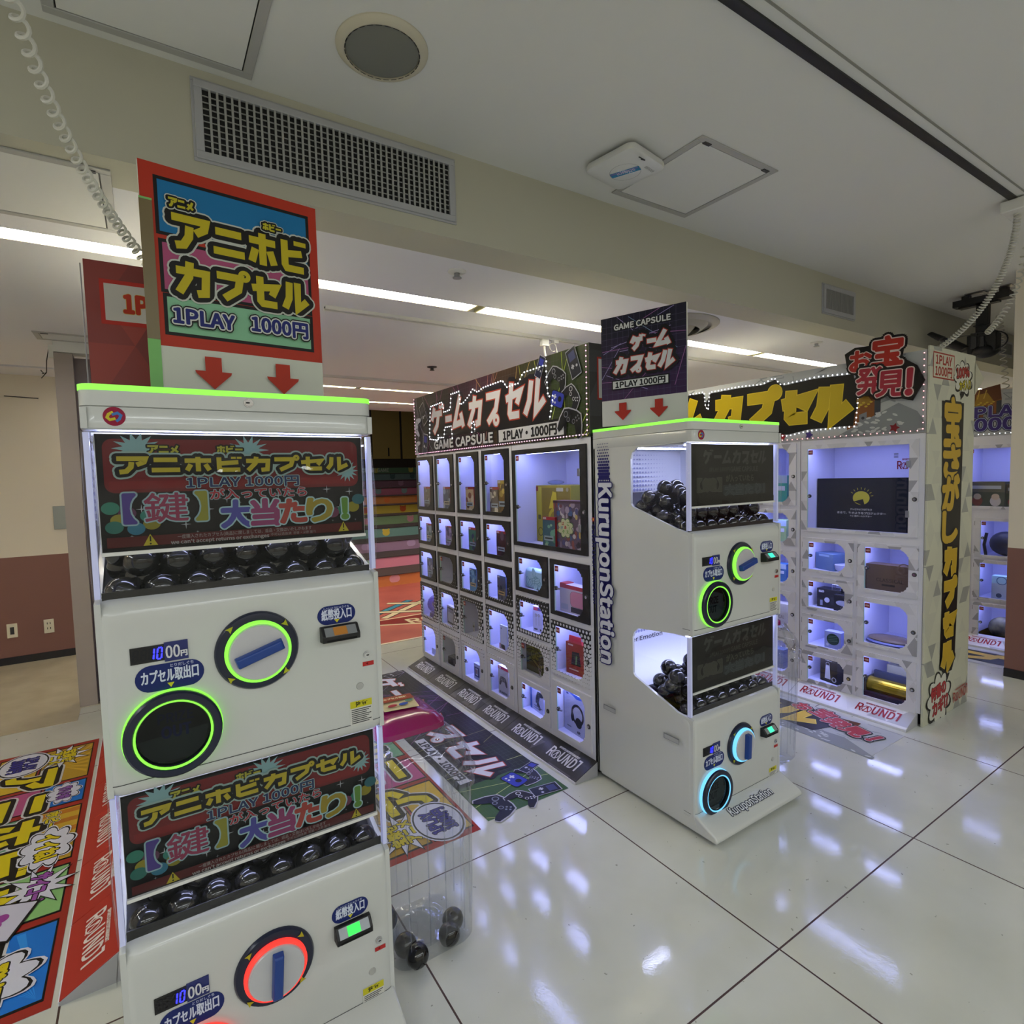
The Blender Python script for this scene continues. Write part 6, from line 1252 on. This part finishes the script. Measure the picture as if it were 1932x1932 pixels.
def anime_mat(a,L,w):
    a.rect(0,0,L,w,'#8f2a22')
    def fr(x0,y0,x1,y1,c): a.rect(x0-.012,y0-.006,x1+.012,y1+.006,'#151312'); a.rect(x0,y0,x1,y1,c)
    fr(.05,.22,.50,.435,'#a8862a')
    for i in range(7): a.flat([(.30,.30),(.06+.06*i,.43),(.09+.06*i,.43)],'#c09a30')
    fr(.05,.02,.50,.2,'#c0a030'); fr(.55,.27,.78,.435,'#1a6ac0'); fr(.55,.02,.78,.25,'#a04878'); fr(.84,.24,1.30,.435,'#b5942e')
    for i in range(5): a.rect(.85+.09*i,.24,.89+.09*i,.435,'#a86a24')
    fr(.84,.02,1.30,.22,'#6a9a7a'); fr(1.36,.22,1.66,.435,'#7fb070'); fr(1.36,.02,1.66,.2,'#8f2a22'); fr(1.72,.02,2.09,.435,'#1a6ac4')
    for i in range(6): a.flat([(2.08,.42),(1.73,.05+.055*i),(1.73,.075+.055*i)],'#2a82d8')
    O=(('#b8bac0',.060),('#161412',.042)); K='#c0b018'; g=[('ア',.30),('ニ',.60),('ホ',.86),('ビ',1.12),('カ',1.40),('プ',1.66)]
    a.kana(''.join(c for c,_ in g),0,0,0,0,K,.044,O,boxes=[(x,.085,.22,.215) for c,x in g])
    def bub(x,y,rx,ry,txt,col,h,kind='cloud',wd=None,rot=0):
        if kind=='burst':
            for g_,cc in ((1.12,'#161412'),(1,'#c2c4d4')): a.star(x,y,rx*g_,ry*.62*g_,11,cc,sx=1.15)
        else:
            for g_,cc in ((1.10,'#c2c4d4'),(1.04,'#161412'),(.97,'#c2c4d4')): (a.cloud if kind=='cloud' else (lambda X,Y,A,B,c_:a.ell(X,Y,A,B,c_)))(x,y,rx*g_,ry*g_,cc)
        for q,tx in enumerate(txt.split('|')): a.text(tx,x,y+h*.62*(len(txt.split('|'))-1)-q*h*1.25,h,col,bold=.05,outl=(('#161412',.06),),width=wd,rot=rot)
    bub(.17,.30,.13,.10,'宝探せ|アニメ','#c0b018',.05,'burst',.16); bub(.165,.13,.145,.105,'1PLAY|1000円','#2a2a80',.05,'ell',.17)
    bub(.66,.355,.10,.062,'ザハドボ!','#7a4a9a',.045,'cloud',.13); a.text('ホビー',.93,.335,.04,K,bold=.06,outl=(('#b8bac0',.10),('#161412',.06)))
    bub(1.17,.345,.15,.085,'イイね!','#c0b018',.065,'cloud',.2,.05); bub(1.47,.35,.12,.085,'サイコー!','#8a4a9a',.055,'burst',.18,-.05)
    for g_,cc in ((1.1,'#161412'),(1,'#b8b8cc')): a.flat([(1.60+(x-1.60)*g_,.25+(y-.25)*g_) for x,y in ((1.50,.21),(1.56,.36),(1.74,.30),(1.66,.14))],cc)
    a.ell(1.60,.265,.024,.022,'#8a3a8a',14); a.ell(1.635,.25,.024,.022,'#8a3a8a',14); a.flat([(1.58,.25),(1.655,.235),(1.645,.20)],'#8a3a8a')
    bub(1.94,.25,.13,.15,'発掘|ゲット♪','#c0b018',.06,'cloud',.17)
mat_thing('red comic style floor mat with yellow katakana at the left of the near machine',(-.785,4.243,0),-PI/2,2.142,.463,anime_mat)
mat_thing('red comic style floor mat with yellow katakana behind the clear bin',(1.157,2.095,0),PI/2,2.142,.425,anime_mat)
def treasure_mat(a,L,w):
    stone(a,L,w,14); coins(a,[(1.45,.0),(1.6,.10),(1.95,.14),(2.16,.03),(2.16,.0)],50,3,(1.45,.005,2.14,.14)); chest(a,1.80,.20,.16)
    g=[('セ',1.30),('ル',1.58)]
    a.flat([(.25,.08),(.3,.36),(1.78,.38),(1.84,.22),(1.80,.08)],'#1a1816'); a.kana('カプセル',0,0,0,0,'#c4a43a',.06,(('#1a1816',.04),('#d0bc4a',.012)),shear=.08,boxes=[(.55,.11,.25,.22),(.86,.11,.25,.22),(1.17,.11,.24,.22),(1.47,.11,.27,.24)])
    for ch,x,y,s in (('お',1.58,.36,.085),('宝',1.72,.355,.10),('発',1.83,.29,.10),('見',1.95,.26,.10),('!',2.06,.25,.10)): a.text(ch,x,y,s,'#a03038',bold=.055,outl=(('#1a1816',.09),('#c0b0b0',.03)),rot=-.3)
mat_thing('grey stone patterned floor mat with red lettering in front of the treasure lockers',(3.152,3.565,0),-PI/2,2.142,.43,treasure_mat)
mat_thing('grey stone patterned floor mat in front of the far lockers',(5.36,2.70,0),-PI/2,1.46,.45,treasure_mat)
# ================================================================ coiled cords and hanging gear
M_CORD=mat('cord_white','#bcbab0',.45)
def bez(p,n):
    P=[Vector(q) for q in p]; out=[]
    for i in range(n+1):
        t=i/n; Q=P[:]
        while len(Q)>1: Q=[Q[k]*(1-t)+Q[k+1]*t for k in range(len(Q)-1)]
        out.append(Q[0])
    return out
def coil(label,ctrl,turns,r0,r1,wire,name='coiled_cord',m=M_CORD):
    path=bez(ctrl,60); n=turns*12; pts=[]; u=None
    for i in range(n+1):
        f=i/n*60; k=min(int(f),59); p=path[k].lerp(path[k+1],f-k); t=(path[k+1]-path[k]).normalized()
        u=t.orthogonal().normalized() if u is None else (u-u.dot(t)*t).normalized(); v=t.cross(u); a=2*PI*i/12; r=r0+(r1-r0)*i/n
        pts.append(p+r*(cos(a)*u+sin(a)*v))
    o=Vector(pts[0]); b=MB(); b.tube([p-o for p in pts],wire,m,6); ob=b.build(name,loc=o,smooth=True); tag(ob,label,'cord'); return ob
def RAY(px,py): 
    return (RT*((px-966)/F_PX)+DN*((py-966)/F_PX)+FW)
def at_z(px,py,z): d=RAY(px,py); return EYE+d*((z-EYE.z)/d.z)
def at_y(px,py,y): d=RAY(px,py); return EYE+d*((y-EYE.y)/d.y)
def at_x(px,py,x): d=RAY(px,py); return EYE+d*((x-EYE.x)/d.x)
coil('white coiled cord hanging from the high ceiling down behind the anime hobby sign board',[at_y(8,-60,1.02),at_y(60,150,1.2),at_y(150,330,1.5),at_y(215,420,1.72),at_y(280,500,1.78)],27,.0085,.011,.0032)
fb=Vector((3.84,1.062,2.83))
coil('white coiled cord from ceiling feed box down to the treasure side panel',[fb,at_x(1915,480,3.84),at_x(1885,545,3.84),at_x(1845,610,3.82),Vector((3.95,1.44,2.232))],52,.013,.012,.004)
coil('white coiled cord hanging at the right in front of the black ceiling bracket',[at_y(1934,470,1.2),at_y(1925,555,1.3),at_y(1895,600,1.36),at_y(1850,640,1.40),at_y(1868,622,1.40)],22,.016,.014,.0045)
coil('thin white coiled cord hanging straight down beside the right wall',[at_y(1884,595,1.75),at_y(1889,615,1.75),at_y(1893,680,1.75),at_y(1899,742,1.75)],16,.020,.022,.0042)
# black hanging device cluster
q0=at_z(1862,556,2.9); q0=Vector((5.60,1.74,2.9))
t=thing('ceiling_bracket','black ceiling hung bracket with pole and cable wrapped devices near the right wall','bracket',q0)
t.scale=(.8,.85,.50)
b=MB(); b.box(-.09,-.22,-.012,.02,-.08,0,M_STEEL); b.box(-.09,-.02,-.012,.02,.12,0,M_STEEL); b.build('ceiling_plate',t)
b=MB(); b.box(-.06,-.20,-.17,.06,.22,-.07,M_BLACK); b.box(-.04,-.12,-.20,.04,.18,-.16,M_BLACK); b.box(-.03,-.18,-.07,.03,-.12,-.012,M_BLACK); b.box(-.03,.10,-.07,.03,.16,-.012,M_BLACK); b.build('crossbar',t)
b=MB(); b.box(-.04,-.045,-.62,.04,.045,-.14,M_BLACK); b.build('pole',t,bevel=.005)
b=MB(); b.box(-.06,-.06,-.53,.06,.06,-.51,M_BLACK); b.box(-.07,-.12,-.95,.07,.10,-.66,M_BLACK); b.box(-.09,-.04,-.9,-.02,.0,-.7,M_DGREY); b.box(-.08,.02,-.88,.0,.07,-.64,M_DGREY); b.sphere((0,-.02,-.92),.11,M_BLACK,12,8); b.box(-.05,-.10,-.66,.05,.08,-.62,M_DGREY); b.build('device_body',t,bevel=.008)
b=MB(); b.T=Matrix.Translation((-.05,.12,-.86))@Matrix.Rotation(math.radians(-38),4,'X'); b.cyl((0,0,0),(0,0,1),.055,.20,M_BLACK,16); b.cyl((0,0,.20),(0,0,1),.045,.05,M_DGREY,16); b.cyl((0,0,.25),(0,0,1),.038,.03,M_BLACK,16); b.cyl((0,0,.30),(0,0,1),.04,.16,M_BLACK,16,.028); b.build('lamp_head',t,smooth=True)
b=MB(); b.tube([(-.08,.12+.17*cos(x),-.84+.19*sin(x)) for x in [i*.33 for i in range(0,20)]],.006,M_BLACK,6); b.tube([(-.06,-.1-.1*cos(x),-.8+.14*sin(x)) for x in [i*.33-1.6 for i in range(0,10)]],.006,M_BLACK,6); b.build('cable_loop',t,smooth=True)
# power plug on the ceiling track above the game sign
pp=Vector((2.52,3.335,2.55))
t=thing('track_plug','white track plug with cord dropping behind the game header sign','plug',at_z(1027,640,2.532)); b=MB(); b.box(-.03,-.02,-.05,.03,.02,0,M_WHITE); b.build('plug_body',t,bevel=.004)
b=MB(); b.tube(bez([(0,0,-.05),(.0,0,-.10),(.01,-.0,-.15),(.03,-.02,-.21)],10),.008,M_CORD,6); b.build('cord',t,smooth=True)
t=thing('track_plug','white hook plug with curled cord beside the track plug above the game header sign','plug',at_z(1047,643,2.532)); b=MB(); b.box(-.02,-.02,-.02,.02,.02,0,M_WHITE); b.build('plug_body',t)
b=MB(); b.tube([(-.02+.03*cos(x*.6),0,-.05+.03*sin(x*.6)) for x in range(0,10)],.004,M_CORD,6); b.tube(bez([(.01,0,-.05),(.03,0,-.12),(0,0,-.20)],8),.005,M_CORD,6); b.build('cord',t,smooth=True)
